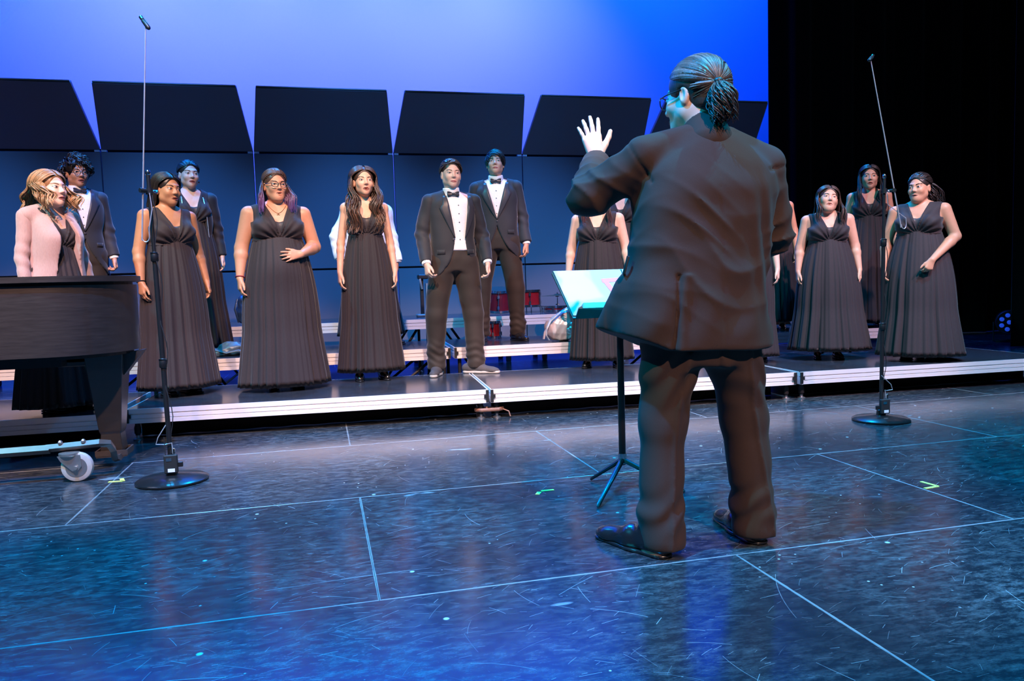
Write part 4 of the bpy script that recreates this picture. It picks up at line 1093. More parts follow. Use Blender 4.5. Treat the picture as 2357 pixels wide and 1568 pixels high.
def locks_back(hd, rng, n, base, knot, rad=0.006, vol=0.0, nape=False, hl=0.98):
    """hair combed back from the hairline to a knot on the head"""
    kd = np.array(knot, float)/HR; kd /= np.linalg.norm(kd)
    paths, rads, cols = [], [], []
    for i in range(n):
        az = math.radians(rng.uniform(-112, 112)); a = abs(math.degrees(az))
        pol = hl+(1.62-hl)*min(1, (a/88.0)**1.2) + (0.25 if a > 95 else 0)
        if nape: az = math.radians(rng.uniform(95, 265)); pol = rng.uniform(1.75, 2.25)
        st = hdir(az, pol+rng.uniform(-0.03, 0.03))
        D = slerp(st, kd, np.linspace(0, 1, 14))
        P = HC+D*(HR*(1.0+vol+0.03*rng.rand()+0.02*np.sin(np.linspace(0, math.pi, 14))[:, None]))
        paths.append(hd.w(P)); rads.append(rad*hd.hs*np.concatenate([np.linspace(0.4, 1, 4), np.ones(8), [0.8, 0.6]])*rng.uniform(0.7, 1.3))
        cols.append(np.repeat((np.array(base)*rng.uniform(0.6, 1.6))[None], 14, 0))
    return np.array(paths), np.array(rads), np.array(cols)
def locks_tail(p0, rng, n, base, tip, vec, length, wave, r0=0.018, rad=0.006, curl=30, M=14):
    paths, rads, cols = [], [], []
    v = np.array(vec, float); v /= np.linalg.norm(v)
    for i in range(n):
        a = rng.rand()*6.283; q = np.sqrt(rng.rand())*r0; e1 = np.cross(v, (0.3, 0.8, 0.1)); e1 /= np.linalg.norm(e1); e2 = np.cross(v, e1)
        tt = np.linspace(0, 1, M); L = length*rng.uniform(0.7, 1.08); ph = rng.rand()*6.28
        wid = (0.35+1.3*np.sin(np.minimum(1, tt*1.15)*math.pi*0.72))
        P = np.array(p0)+np.outer(tt*L, v)+np.outer(tt**2*L*0.25, (0, 0, -1))+np.outer(wid*q*math.cos(a), e1)+np.outer(wid*q*math.sin(a), e2)
        P += np.outer(wave*np.sin(curl*tt*L+ph)*tt, e1)+np.outer(wave*np.cos(curl*tt*L+ph)*tt, e2)
        paths.append(P); rads.append(rad*np.concatenate([np.ones(M-4), np.linspace(0.9, 0.2, 4)])*rng.uniform(0.7, 1.3))
        cols.append((np.outer(1-tt, base)+np.outer(tt, tip))*rng.uniform(0.6, 1.5))
    return np.array(paths), np.array(rads), np.array(cols)
def locks_short(hd, rng, n, base, length=0.035, curl=0.0, lift=0.2, comb=(0.6, 0.6), hl=0.80, rad=0.006, amax=180, sidepol=1.35, hug=False):
    """short hair: stubby locks that grow out of the cap and lie along a combing direction"""
    paths, rads, cols = [], [], []
    while len(paths) < n:
        az = rng.uniform(-math.pi, math.pi); a = abs(math.degrees(az))
        lim = hl+(sidepol-hl)*min(1, (a/75.0)**1.6)+(0.45 if a > 115 else 0)
        pol = math.acos(rng.uniform(math.cos(min(lim, 2.0)), 1.0))
        d0 = hdir(az, pol); tg = np.array((comb[0], comb[1], -0.5*math.sin(pol)**2)); tg = tg-d0*(tg@d0); tg /= np.linalg.norm(tg)+1e-9
        side = np.cross(d0, tg); L = length*rng.uniform(0.7, 1.3); tt = np.linspace(0, 1, 9); ph = rng.rand()*6.28
        base_p = HC+d0*HR*0.985
        P = base_p+np.outer(tt*L, tg)+np.outer(L*lift*np.sin(tt*2.4), d0)+np.outer(curl*np.sin(tt*7+ph)*tt, side)+np.outer(curl*np.cos(tt*7+ph)*tt, d0)
        Dn = (P-HC)/HR; m = np.linalg.norm(Dn, axis=1); P = np.where((m < 1.0)[:, None], HC+(P-HC)/m[:, None]*1.005, P)
        if hug: P = HC+(P-HC)/m[:, None]*(1.0+0.05*rng.rand()+lift*np.sin(tt*2.6))[:, None]
        paths.append(hd.w(P)); rads.append(rad*hd.hs*np.concatenate([[0.8, 1, 1, 1, 1], np.linspace(0.9, 0.2, 4)])*rng.uniform(0.7, 1.3))
        cols.append(np.repeat((np.array(base)*rng.uniform(0.6, 1.5))[None], 9, 0))
    return np.array(paths), np.array(rads), np.array(cols)
def hair_object(parent, hd, sets, capcol, name='hair', **capkw):
    m = ColMesh()
    V, Q = cap_arrays(hd, **capkw); m.add(V, Q, capcol)
    for P, r, c in sets: m.tubes(P, r, c)
    return m.build(name, M_hair, parent)

# ---- shoes
def shoe(parent, x, y, z0, yaw, s, style='flat', name='shoe'):
    sh = Shape(); w = 0.036*s
    if style == 'flat':
        sh.cone((0, 0.075*s, 0.030), (0, -0.02*s, 0.026), w*0.85, w*0.85, 0.02); sh.cone((0, -0.02*s, 0.026), (0, -0.115*s, 0.020), w*1.05, w*0.72, 0.02)
        top = 0.055
    else:
        sh.cone((0, 0.085*s, 0.042), (0, -0.03*s, 0.042), w*0.98, w*1.02, 0.02); sh.cone((0, -0.03*s, 0.034), (0, -0.120*s, 0.020), w*1.12, w*0.80, 0.02); sh.ell((0, -0.125*s, 0.022), (w*0.98, 0.055*s, 0.030), 0.02); sh.cone((0, 0.05*s, 0.05), (0, 0.03*s, 0.085), w*0.9, w*0.85, 0.03)
        top = 0.12
    sh.cut(lambda x, y, z: 0.012-z+0*x, 0.004)
    so = Shape(); f = 1.0 if style == 'flat' else 1.06
    so.cone((0, 0.078*s, 0.010), (0, -0.02*s, 0.010), w*0.95*f, w*0.98*f, 0.02); so.cone((0, -0.02*s, 0.01), (0, -0.130*s*(1.0 if style == 'flat' else 1.18), 0.010), w*1.10*f, w*0.78*f, 0.02)
    zt = 0.014 if style != 'sneaker' else 0.024
    so.cut(lambda x, y, z: z-zt+0*x, 0.003); so.cut(lambda x, y, z: 0.0-z+0*x, 0.0)
    up, sl = {'flat': (M_shoe, M_shoe), 'dress': (M_shoe, M_shoe), 'sneaker': (M_sneaker, M_sole)}[style]
    hh = 0.009 if style == 'flat' else 0.0065
    o = link(name, sh.mesh(name, hh), up, parent, loc=(x, y, z0), rot=(0, 0, yaw))
    link('sole', so.mesh('sole', 0.009 if style == 'flat' else 0.0058), sl, o)
    return o

def wool_folds(seed, amp, freq, n=6):
    rr = np.random.RandomState(seed); K = rr.normal(0, 1, (n, 3))*np.array((0.7, 0.7, 1.0)); K /= np.linalg.norm(K, axis=1)[:, None]; ph = rr.rand(n)*6
    def w(x, y, z):
        d = 0
        for i in range(n):
            u = (x*K[i, 0]+y*K[i, 1]+z*K[i, 2])*freq*(0.6+0.3*i)+ph[i]+1.4*np.sin((x*K[(i+2) % n, 0]+z*K[(i+2) % n, 2])*freq*0.6+ph[i-1])
            d = d+np.sin(u)*amp/(1+0.4*i)
        return d*0.6
    return w
DV = 0.0057     # sculpting grid of the choir
def default_arm(sd, w, s, hand_out=0.0):
    return ((sd*(0.192*w+0.018), 0.02, 1.07), (sd*(0.212*w+0.02+hand_out), -0.045, 0.845), (sd*0.05, -0.18, -1.0), (-sd, 0.15, 0), (-sd*0.25, -1, 0))
def seg_dist(V, a, b):
    ba = b-a; h = np.clip(((V-a)@ba)/(ba@ba), 0, 1); return np.linalg.norm(V-a-h[:, None]*ba, axis=1)
def body_mesh(B, h, arms, s, ztop, male):
    """one continuous body surface; what the clothes hide is kept coarse"""
    V, Q = B.arrays(h)
    keep = V[:, 2] > ztop
    for sh, el, wr in arms.values():
        d = (wr-el)/np.linalg.norm(wr-el)
        keep |= seg_dist(V, wr-d*0.01, wr+np.array((0, 0, 0.0))+d*0.06) < 0.13*s
        if not male: keep |= np.minimum(seg_dist(V, sh, el), seg_dist(V, el, wr)) < 0.075*s
    if not male: keep |= V[:, 2] < 0.13*s
    V, Q, T = coarsen(V, Q, ~keep, 0.028)
    return np_mesh('body', V, Q, None, T)
def singer(p):
    """a choir member; p is a dict of measurements and choices. Local axes: looks along -y, x to the viewer's right."""
    H = p['H']; s = H/1.65; w = p.get('w', 1.0); af = p.get('af', 1.0); male = p.get('male', False)
    X, Y, Z = p['loc']; rz = -math.atan2(X, Y)+math.radians(p.get('turn', 0))
    root = empty('person', (X, Y, Z), rz, p['label'], 'person', 'choir singers on the risers')
    rng = np.random.RandomState(p.get('seed', 1))
    skm, skc = skin(*p['skin'])
    hw = 1.0 if not male else 1.0
    # ---- head
    yw, pt, rl = (math.radians(a) for a in p.get('head', (0, 0, 0)))
    hs = p.get('hs', 1.05)
    hc = np.array((p.get('hx', 0.0), -0.020+0.03*math.sin(-pt)*0, H-0.113*hs-0.002))
    hd = Head(hc, rot3(yw, pt, rl), hs, p.get('face', {}))
    B = Shape()
    B.add(hd.field, hc-0.155, hc+0.155, 0)
    nb = np.array((0, 0.012, 1.375*s)); nk = hd.w((0, 0.018, -0.055))
    fat = p.get('face', {}).get('fat', 0.0)
    B.cone(nb, nk, (0.050+0.010*fat)*(1.12 if male else 1.0), (0.046+0.008*fat)*(1.15 if male else 1.0), 0.025)
    if fat > 0.4: B.ell(hd.w((0, -0.035, -0.095)), (0.035, 0.035, 0.022), 0.04)
    # ---- torso
    rows = [(0.80, .150, .100, 0, 0), (0.90, .160, .108, 0, 0), (1.03, .130, .095, 0, 0), (1.13, .136, .100, 0, 0), (1.22, .148, .106, 0, 0), (1.30, .150, .094, 0, .004), (1.355, .120, .072, 0, .008), (1.40, .060, .052, 0, .012)]
    wd = 0.25+0.75*w
    def T(k=0.0, zr=(0, 9)): return [(z*s, (a*w+k)*s, (b*wd+k)*s, cx, cy) for z, a, b, cx, cy in rows if zr[0] <= z <= zr[1]]
    if male:
        B.loft([(z*s, a*0.85*s, b*0.85*s, cx, cy) for z, a, b, cx, cy in rows])
    else:
        B.loft(T(), 0.02)
        for sd in (-1, 1): B.ell((sd*0.070*w*s, -0.075*wd*s, 1.215*s), (0.066*w*s, 0.058*wd*s, 0.064*s), 0.03)
    shx = (0.158*w-0.012*max(0, af-1))*s if not male else 0.162*w*s
    shz = (1.338-0.045*max(0, af-1))*s
    for sd in (-1, 1): B.cone((sd*0.045*s, 0.010, 1.372*s), (sd*shx, 0.008, shz), 0.046*s, 0.043*s if not male else 0.04*s, 0.03)
    # ---- arms and hands
    arms = {}
    for sd, key in ((-1, 'armL'), (1, 'armR')):
        el, wr, f, n, th = p.get(key) or default_arm(sd, w, s)
        sh = np.array((sd*shx, 0.008, shz)); el = np.array(el)*s; wr = np.array(wr)*s
        arms[sd] = (sh, el, wr)
        a2 = af if not male else 0.85
        B.cone(sh, el, 0.044*a2*s, 0.036*a2*s, 0.02)
        m1 = el+(wr-el)*0.25
        B.cone(el, m1, 0.035*a2*s, 0.035*a2*s, 0.015); B.cone(m1, wr, 0.035*a2*s, 0.0235*(0.6+0.4*a2)*s*(1.1 if male else 1), 0.015)
        hp = p.get('hand'+key[-1], {})
        hand(B, wr, f, n, th, s*(1.0 if not male else 1.02)*0.98, hp.get('curl', (0.35, 0.45, 0.35)), hp.get('spread', 0.08), hp.get('thumb', 0.4), 0.95*(0.85+0.15*af))
    # ---- lower legs, mostly hidden
    fx = p.get('feet', ((-0.085, 0.0, -0.12), (0.085, 0.0, 0.12)))
    for q in fx: B.chain([(math.copysign(0.07, q[0])*s, 0, 0.86*s), (q[0]*0.9, 0.0, 0.46*s), (q[0], q[1]+0.035, 0.06)], [0.07*s, 0.045*s, 0.030*s], 0.02)
    body = link('body', body_mesh(B, p.get('dv', DV), arms, s, 1.36*s if male else 1.10*s, male), skm, root)
    face_parts(hd, body, skc, p.get('browcol', tuple(c*0.8 for c in p['haircol'])), brow=p.get('brow', 1.0), squint=p.get('squint', 0.0), lip=p.get('lip'))
    if p.get('glasses'): glasses(hd, root)
    if p.get('necklace'):
        xs = np.linspace(-0.075, 0.075, 17); zc = 1.318*s+0.075*s*(np.abs(xs)/0.075)**1.6
        P = march(B.at, np.stack([xs, np.full(17, -0.35), zc], 1), (0, 1, 0), 60); P[:, 1] -= 0.002
        nk_o = MB().tube([tuple(q) for q in P], 0.0016, 6).build('necklace', M_gold, root, smooth=True)
        c = P[8]; MB().box((c[0], c[1]-0.003, c[2]-0.018), (0.006, 0.003, 0.034)).box((c[0], c[1]-0.003, c[2]-0.012), (0.024, 0.003, 0.006)).build('cross_pendant', M_gold, nk_o)
    # ---- hair
    hb = p['haircol']; ht = p.get('tipcol', hb)
    st = p['hair']
    fy = -(0.105*wd+0.02)*s
    def drape(sd, u):
        fr = p.get('front', 0.45)
        if u < fr: return (sd*(p.get('outx', 0.02)-p.get('inward', 0.03)*rng.rand()), -0.078-0.048*wd, 0)
        return (sd*0.005*(1-u), 0.045+0.02*wd, 0)
    L = p.get('hairlen', 0.25)
    if st == 'long':
        sets = [locks_long(hd, rng, p.get('nl', 200), hb, ht, L, p.get('wave', 0.004), drape, part=p.get('part', 0.0), open_az=p.get('open_az', 68), volume=p.get('vol', 0.0), wfreq=p.get('wfreq', 38), puff=p.get('puff', 0.008), rad=p.get('lockr', 0.0043))]
        hair_object(root, hd, sets, tuple(c*0.95 for c in hb), t=-0.002, zb=-0.06)
    elif st == 'halfup':
        sets = [locks_back(hd, rng, 130, hb, (0, 0.09, 0.045), rad=0.0040, hl=1.08), locks_long(hd, rng, 230, hb, ht, L, p.get('wave', 0.004), drape, rad=0.0042, open_az=86, tipstart=0.25, volume=0.0)]
        hair_object(root, hd, sets, tuple(c*0.95 for c in hb), t=-0.003, zb=-0.06)
    elif st == 'tail':
        kn = p.get('knot', (0.0, 0.098, 0.02))
        sets = [locks_back(hd, rng, 220, hb, kn, rad=0.0040, hl=1.06), locks_tail(hd.w(HC+np.array(kn)*1.05), rng, 90, hb, ht, hd.R @ np.array(p.get('tailvec', (0.35, 0.6, -0.5))), L, p.get('wave', 0.008), r0=p.get('tailr', 0.03), rad=0.0042)]
        hair_object(root, hd, sets, tuple(c*0.95 for c in hb), t=-0.003, zb=-0.06)
    else:
        sets = [locks_short(hd, rng, p.get('nl', 170), hb, **p.get('short', {}))]
        hair_object(root, hd, sets, tuple(c*0.7 for c in hb), t=p.get('capt', 0.003), zb=p.get('capzb', -0.055), win=p.get('win', (0.062, 0.082, 0.106)), winc=p.get('winc', (0, -0.098, -0.034)))
    # ---- clothes
    if male: tuxedo(p, root, s, w, arms, fx, hd)
    else: gown(p, root, s, w, wd, arms, fx, T)
    for q in fx: shoe(root, q[0], q[1], 0.0005, q[2], s*p.get('shoesize', 1.0), p.get('shoe', 'flat'))
    return root, hd, arms

def gown(p, root, s, w, wd, arms, fx, T):
    zw, zv = p.get('zw', 1.135)*s, 1.185*s
    def torso(k):
        q = Shape(); q.loft(T(k/s), 0.02)
        for sd in (-1, 1):
            q.ell((sd*0.070*w*s, -0.075*wd*s, 1.213*s), (0.068*w*s+k, 0.060*wd*s+k, 0.068*s+k), 0.035)
            q.cone((sd*0.05*s, 0.010, 1.372*s), (sd*0.150*w*s, 0.008, shz), 0.046*s+k, 0.044*s+k, 0.03)
        return q
    xa = 0.144*w*s; shz = (1.340-0.045*max(0, p.get('af', 1.0)-1))*s
    b = torso(0.010)
    b.cut(lambda x, y, z: np.where(z > 1.26*s, np.abs(x)-(xa+(z-1.36*s)*0.10), np.abs(x)-0.5), 0.008)
    b.cut(lambda x, y, z: np.where(y < 0.02, ((z-zv)*0.42-np.abs(x))*0.9, ((z-1.30*s)*0.75-np.abs(x))*0.8), 0.006)
    b.cut(lambda x, y, z: (zw-0.012*s-(x/(0.15*w))**2*0.028)-z+0*y, 0.004)
    b.cut(lambda x, y, z: z-1.396*s+0*x, 0.004)
    def gathers(x, y, z):
        ax = np.abs(x)+0.012
        an = np.arctan2(z-zw+0.03, ax); r = np.hypot(z-zw+0.03, ax)
        g = np.sin(an*26+3*np.sin(an*3+1))*0.0075*np.exp(-(r/0.24)**2)
        return np.where(y < 0.03, g, 0)
    b.warp(gathers)
    link('dress_bodice', b.mesh('dress_bodice', 0.0074), M_chiffon, root)
    c = torso(0.0045)
    c.cut(lambda x, y, z: z-(1.262*s-np.abs(np.abs(x)-0.04)*0.25+0.0*y), 0.003)
    c.cut(lambda x, y, z: zw-z+0*x, 0.002)
    c.cut(lambda x, y, z: y-0.0+0*x, 0.0)
    link('camisole', c.mesh('camisole', 0.010), M_satin, root)
    # skirt: a pleated cone from under the bust to the floor
    rng = np.random.RandomState(p.get('seed', 1)+50)
    nt, nv = 170, 24
    a0, b0 = (0.140*w+0.008)*s, (0.106*wd+0.008)*s
    a1, b1 = p.get('hem', (0.30*w, 0.25*w))
    zt, zh = zw+0.004, p.get('hemz', 0.06)
    th = np.linspace(0, 2*math.pi, nt, endpoint=False); v = np.linspace(0, 1, nv)
    ph = rng.rand(6)*6.28; N = p.get('pleats', 24)
    TH, Vv = np.meshgrid(th, v)
    A = N*TH+2.6*np.sin(2*TH+ph[0])+1.7*np.sin(5*TH+ph[1])+1.0*np.sin(9*TH+ph[3])+0.5*np.sin(2.5*Vv+ph[2]+3*TH)
    pl = np.abs(np.sin(A/2))**0.8-0.62
    pl2 = 0.35*np.sin(N*2.3*TH+ph[3]+1.2*np.sin(3*TH+ph[4]))
    amp = p.get('pleatamp', 0.054)*(0.12+0.88*Vv**0.8)*(0.70+0.30*np.sin(3*TH+ph[5])+0.30*np.sin(7*TH+ph[2]))
    prof = Vv**0.92
    hip = np.sin(np.minimum(1, Vv*1.6)*math.pi)*0.018*w
    belly = p.get('belly', 0.0)*np.exp(-((Vv-0.18)/0.14)**2)*np.maximum(0, -np.sin(TH))
    ra = a0+(a1-a0)*prof+hip+(pl+pl2*0.5)*amp; rb = b0+(b1-b0)*prof+hip+belly+(pl+pl2*0.5)*amp
    arch = (np.cos(TH)**2)*0.026*(1-Vv)
    sx, sy = p.get('hemshift', (0.0, 0.0))
    Xs = ra*np.cos(TH)+sx*Vv**2; Ys = rb*np.sin(TH)+sy*Vv**2
    Zs = zt+(zh-zt)*Vv-arch+p.get('tilt', 0.0)*np.cos(TH)*Vv**4
    Vt = np.stack([Xs, Ys, Zs], -1).reshape(-1, 3)
    i, j = np.meshgrid(np.arange(nv-1), np.arange(nt), indexing='ij'); k2 = (j+1) % nt
    Q = np.stack([i*nt+j, (i+1)*nt+j, (i+1)*nt+k2, i*nt+k2], -1).reshape(-1, 4)
    hemv = Vt[-nt:].copy(); hemv[:, :2] *= 0.993; hemv[:, 2] += 0.010
    base = len(Vt); jj = np.arange(nt)
    Q2 = np.stack([(nv-1)*nt+jj, base+jj, base+(jj+1) % nt, (nv-1)*nt+(jj+1) % nt], 1)
    link('dress_skirt', np_mesh('dress_skirt', np.concatenate([Vt, hemv]), np.concatenate([Q, Q2])), p.get('skirtmat', M_chiffon), root)

def patch(shape, pts_xz, nu, nv, y0, dirv, off, th=0.003):
    """surface patch: grid of (x, z) points marched onto a shape; gets a small thickness"""
    P = np.asarray(pts_xz, float).reshape(-1, 2)
    P3 = np.stack([P[:, 0], np.full(len(P), y0), P[:, 1]], 1)
    W = march(shape.at, P3, dirv, 60)
    d = np.asarray(dirv, float)
    Wo = W-d*(off+th); Wi = W-d*(off-0.004)
    i, j = np.meshgrid(np.arange(nu-1), np.arange(nv-1), indexing='ij'); a = (i*nv+j).ravel()
    Q = np.stack([a, a+nv, a+nv+1, a+1], 1); n = nu*nv
    Qb = Q[:, ::-1]+n; side = []
    for k in range(nu-1): side += [(k*nv, (k+1)*nv, n+(k+1)*nv, n+k*nv), (k*nv+nv-1, n+k*nv+nv-1, n+(k+1)*nv+nv-1, (k+1)*nv+nv-1)]
    for k in range(nv-1): side += [(k, n+k, n+k+1, k+1), ((nu-1)*nv+k, (nu-1)*nv+k+1, n+(nu-1)*nv+k+1, n+(nu-1)*nv+k)]
    me = np_mesh('patch', np.concatenate([Wo, Wi]), np.concatenate([Q, Qb, np.array(side)]))
    bm = bmesh.new(); bm.from_mesh(me); bmesh.ops.recalc_face_normals(bm, faces=bm.faces[:]); bm.to_mesh(me); bm.free()
    return me
def trousers(root, s, w, fx, m, seed, zwaist=1.0, name='trousers', h=0.0088, hipx=0.088, rk=(0.108, 0.080, 0.068), crease=True, dirsgn=-1):
    q = Shape()
    q.loft([(0.80*s, .150*w*s, .105*s, 0, 0), (0.90*s, .160*w*s, .112*s, 0, 0), (zwaist*s, .145*w*s, .10*s, 0, 0)], 0.03)
    for f in fx:
        sx = math.copysign(1, f[0])
        kx = f[0]*0.93+sx*0.004
        q.chain([(sx*hipx*s*w**0.5, 0, 0.86*s), (kx, -0.008*(-dirsgn)*-1, 0.47*s), (f[0], f[1]+0.02*-dirsgn, 0.13*s), (f[0], f[1]+0.02*-dirsgn, 0.075*s)], [rk[0]*s*w**0.7, rk[1]*s, rk[2]*s, (rk[2]+0.004)*s], 0.03)
    ff = wool_folds(seed, 0.006, 22)
    def wr(x, y, z):
        lo = np.exp(-((z-0.16*s)/(0.09*s))**2)
        d = ff(x, y, z)*(0.45+1.2*lo)+lo*0.005*np.sin(z*95+x*20+2*np.sin(x*30))
        return d
    q.warp(wr)
    q.cut(lambda x, y, z: 0.050-z+0*x, 0.006)
    return link(name, q.mesh(name, h), m, root)
def jacket_shape(s, w, arms, rows, shz, shx, slv, pad=0.056):
    q = Shape(); q.loft([(z*s, a*w*s, b*s, cx, cy) for z, a, b, cx, cy in rows], 0.02)
    for sd in (-1, 1):
        sh, el, wr = arms[sd]
        S = np.array((sd*shx*w*s, 0.012, shz*s))
        q.cone((sd*0.06*s, 0.014, (shz+0.028)*s), S, 0.052*s, pad*s, 0.03)
    return q
def sleeves(q, s, arms, r, sd, k=0.02, cuff=0.0, shx=None):
    sh, el, wr = arms[sd]
    q.cone(sh+np.array((sd*0.010*s, 0.004, -0.004*s)), el, r[0]*s, r[1]*s, k)
    e = el+(wr-el)*(1.0+cuff)
    q.cone(el, e, r[1]*s, r[2]*s, k)
def cut_cuff(q, el, wr, cuff=0.0):
    d = (wr-el)/np.linalg.norm(wr-el); e = wr+d*cuff
    R = 0.20
    q.add(lambda x, y, z: np.maximum(-((x-e[0])*d[0]+(y-e[1])*d[1]+(z-e[2])*d[2]), np.sqrt((x-e[0])**2+(y-e[1])**2+(z-e[2])**2)-0.13), e-0.14, e+0.14, 0.004, 's')
def tuxedo(p, root, s, w, arms, fx, hd):
    closed = p.get('closed', True); wj = p.get('wj', w)
    rows = [(0.70, .184, .134, 0, 0), (0.80, .180, .130, 0, 0), (0.90, .176, .126, 0, 0), (1.05, .166, .120, 0, 0), (1.22, .182, .122, 0, .004), (1.32, .178, .108, 0, .008), (1.38, .120, .080, 0, .012), (1.415, .070, .062, 0, .014)]
    J = jacket_shape(s, wj, arms, rows, 1.345, 0.172, None, 0.050)
    solid = J.copy()
    zb = 1.05*s; g = p.get('gap', 0.0)
    ox = p.get('openx', 0.0); slope = 0.27 if closed else 0.15
    def opening(x, y, z):
        up = np.where(z > zb, (z-zb)*slope+g, g+(zb-z)**2*1.5)
        return np.where(y < 0.02, up-np.abs(x-ox), -0.2)
    J.add(lambda x, y, z: -opening(x, y, z)*0.9, (-0.3, -0.4, 0.7*s), (0.3, 0.03, 1.5*s), 0.004, 's')
    J.warp(wool_folds(p.get('seed', 1), 0.0045, 20))
    link('jacket', J.mesh('jacket', 0.0082), M_tux, root)
    for sd in (-1, 1):
        sh, el, wr = arms[sd]
        S = Shape(); sleeves(S, s, arms, (0.060, 0.055, 0.045), sd)
        ff = wool_folds(p.get('seed', 1)+sd, 0.005, 24)
        S.warp(lambda x, y, z, ff=ff, el=el: ff(x, y, z)+0.004*np.sin(z*70+x*30)*np.exp(-((z-el[2])/0.08)**2))
        cut_cuff(S, el, wr, -0.012)
        link('sleeve', S.mesh('sleeve', 0.0080), M_tux, root)
        C = Shape(); C.cone(el+(wr-el)*0.8, wr+(wr-el)*0.10, 0.036*s, 0.034*s); cut_cuff(C, el, wr, 0.010)
        link('shirt_cuff', C.mesh('shirt_cuff', 0.005), M_shirt, root)
        # pocket flap
        u, v = np.meshgrid(np.linspace(0, 1, 6), np.linspace(0, 1, 3), indexing='ij')
        me = patch(solid, np.stack([sd*(0.085+0.055*u)*wj*s/1.0, (0.965-0.035*v)*s], -1), 6, 3, -0.4, (0, 1, 0), 0.002, 0.003)
        link('pocket_flap', me, M_tux, root)
        # lapel
        zs = np.linspace(0, 1, 15); zz = zb+zs*(1.375*s-zb)
        inn = (zz-zb)*slope+g-0.004; wid = 0.075*s*np.interp(zs, [0, 0.25, 0.62, 0.72, 0.74, 1], [0.06, 0.45, 0.92, 1.0, 0.72, 0.35])
        u = np.linspace(0, 1, 5)
        Xg = ox*np.ones((15, 5))+sd*(inn[:, None]+wid[:, None]*u[None]); Zg = np.repeat(zz[:, None], 5, 1)+0.0*Xg
        me = patch(solid, np.stack([Xg, Zg], -1), 15, 5, -0.4, (0, 1, 0), 0.005, 0.004)
        link('lapel', me, M_lapel, root)
    # shirt, collar, bow tie, studs
    Sh = Shape(); Sh.loft([(z*s, (a*wj-0.012)*s, (b-0.010)*s, cx, cy) for z, a, b, cx, cy in rows if z > 0.85], 0.02)
    Sh.cut(lambda x, y, z: y-0.0+0*x, 0); zsh = (1.03 if closed else 0.955)*s; Sh.cut(lambda x, y, z: zsh-z+0*x, 0.004)
    Sh.cut(lambda x, y, z: np.abs(x-ox)-0.135*s+0*z, 0.0)
    so = link('shirt_front', Sh.mesh('shirt_front', 0.010), M_shirt, root)
    C = Shape(); nbz = 1.375*s
    top = hd.w((0, 0.012, -0.085))
    c0 = np.array((0, 0.004, nbz-0.02)); c1 = c0+(top-c0)*0.85
    C.cone(c0, c1, 0.072*s, 0.062*s)
    dn = (c1-c0)/np.linalg.norm(c1-c0)
    C.add(lambda x, y, z: ((x-c1[0])*dn[0]+(y-c1[1])*dn[1]+(z-c1[2])*dn[2])*-1, c1-0.15, c1+0.15, 0.003, 's')
    link('shirt_collar', C.mesh('shirt_collar', 0.005), M_shirt, root)
    by = march(C.at, np.array([[0, -0.3, c0[2]+0.030*s]]), (0, 1, 0))[0][1]-0.008
    bz = c0[2]+0.030*s
    bt = empty_part('bow_tie', root, (0, by, bz))
    for sd in (-1, 1):
        q = Shape(); q.cone((sd*0.006, 0, 0), (sd*0.040, 0.004, 0), 0.010, 0.0235, 0.004)
        q.cut(lambda x, y, z: np.abs(y-0.1*np.abs(x))-0.009+0*x, 0.004); q.cut(lambda x, y, z: np.abs(x)-0.050+0*z, 0.003)
        q.warp(lambda x, y, z: 0.0016*np.sin(z*260))
        link('bow_wing', q.mesh('bow_wing', 0.004), M_lapel, bt)
    q = Shape(); q.ell((0, -0.004, 0), (0.010, 0.011, 0.012)); link('bow_knot', q.mesh('bow_knot', 0.004), M_lapel, bt)
    zs = [z for z in (1.30, 1.235, 1.17, 1.105, 1.04) if z*s > (zb if closed else 0)]
    P = march(Sh.at, np.array([[ox, -0.4, z*s] for z in zs]), (0, 1, 0))
    for q in P: MB().lathe([(0.0045, 0), (0.0045, 0.002), (0.002, 0.004)], (q[0], q[1]-0.001, q[2]), 8, Matrix.Rotation(math.pi/2, 3, 'X')).build('stud', M_black, so, smooth=True)
    P = march(solid.at, np.array([[ox+(0 if closed else -g-0.012), -0.4, zb-0.012]]), (0, 1, 0))[0]
    MB().lathe([(0.010, 0), (0.010, 0.003), (0.006, 0.005)], (P[0], P[1]-0.003, P[2]), 12, Matrix.Rotation(math.pi/2, 3, 'X')).build('jacket_button', M_lapel, root, smooth=True)
    trousers(root, s, w, fx, M_trouser, p.get('seed', 1)+9, 1.0)
    q = Shape(); q.loft([(0.965*s, .150*w*s, .106*s, 0, 0), (1.0*s, .148*w*s, .105*s, 0, 0)], 0, cap=0.003); link('belt', q.mesh('belt', 0.007), M_black, root)
def empty_part(name, parent, loc):
    o = bpy.data.objects.new(name, None); COL.objects.link(o); o.empty_display_size = 0.03; o.parent = parent; o.location = loc; return o

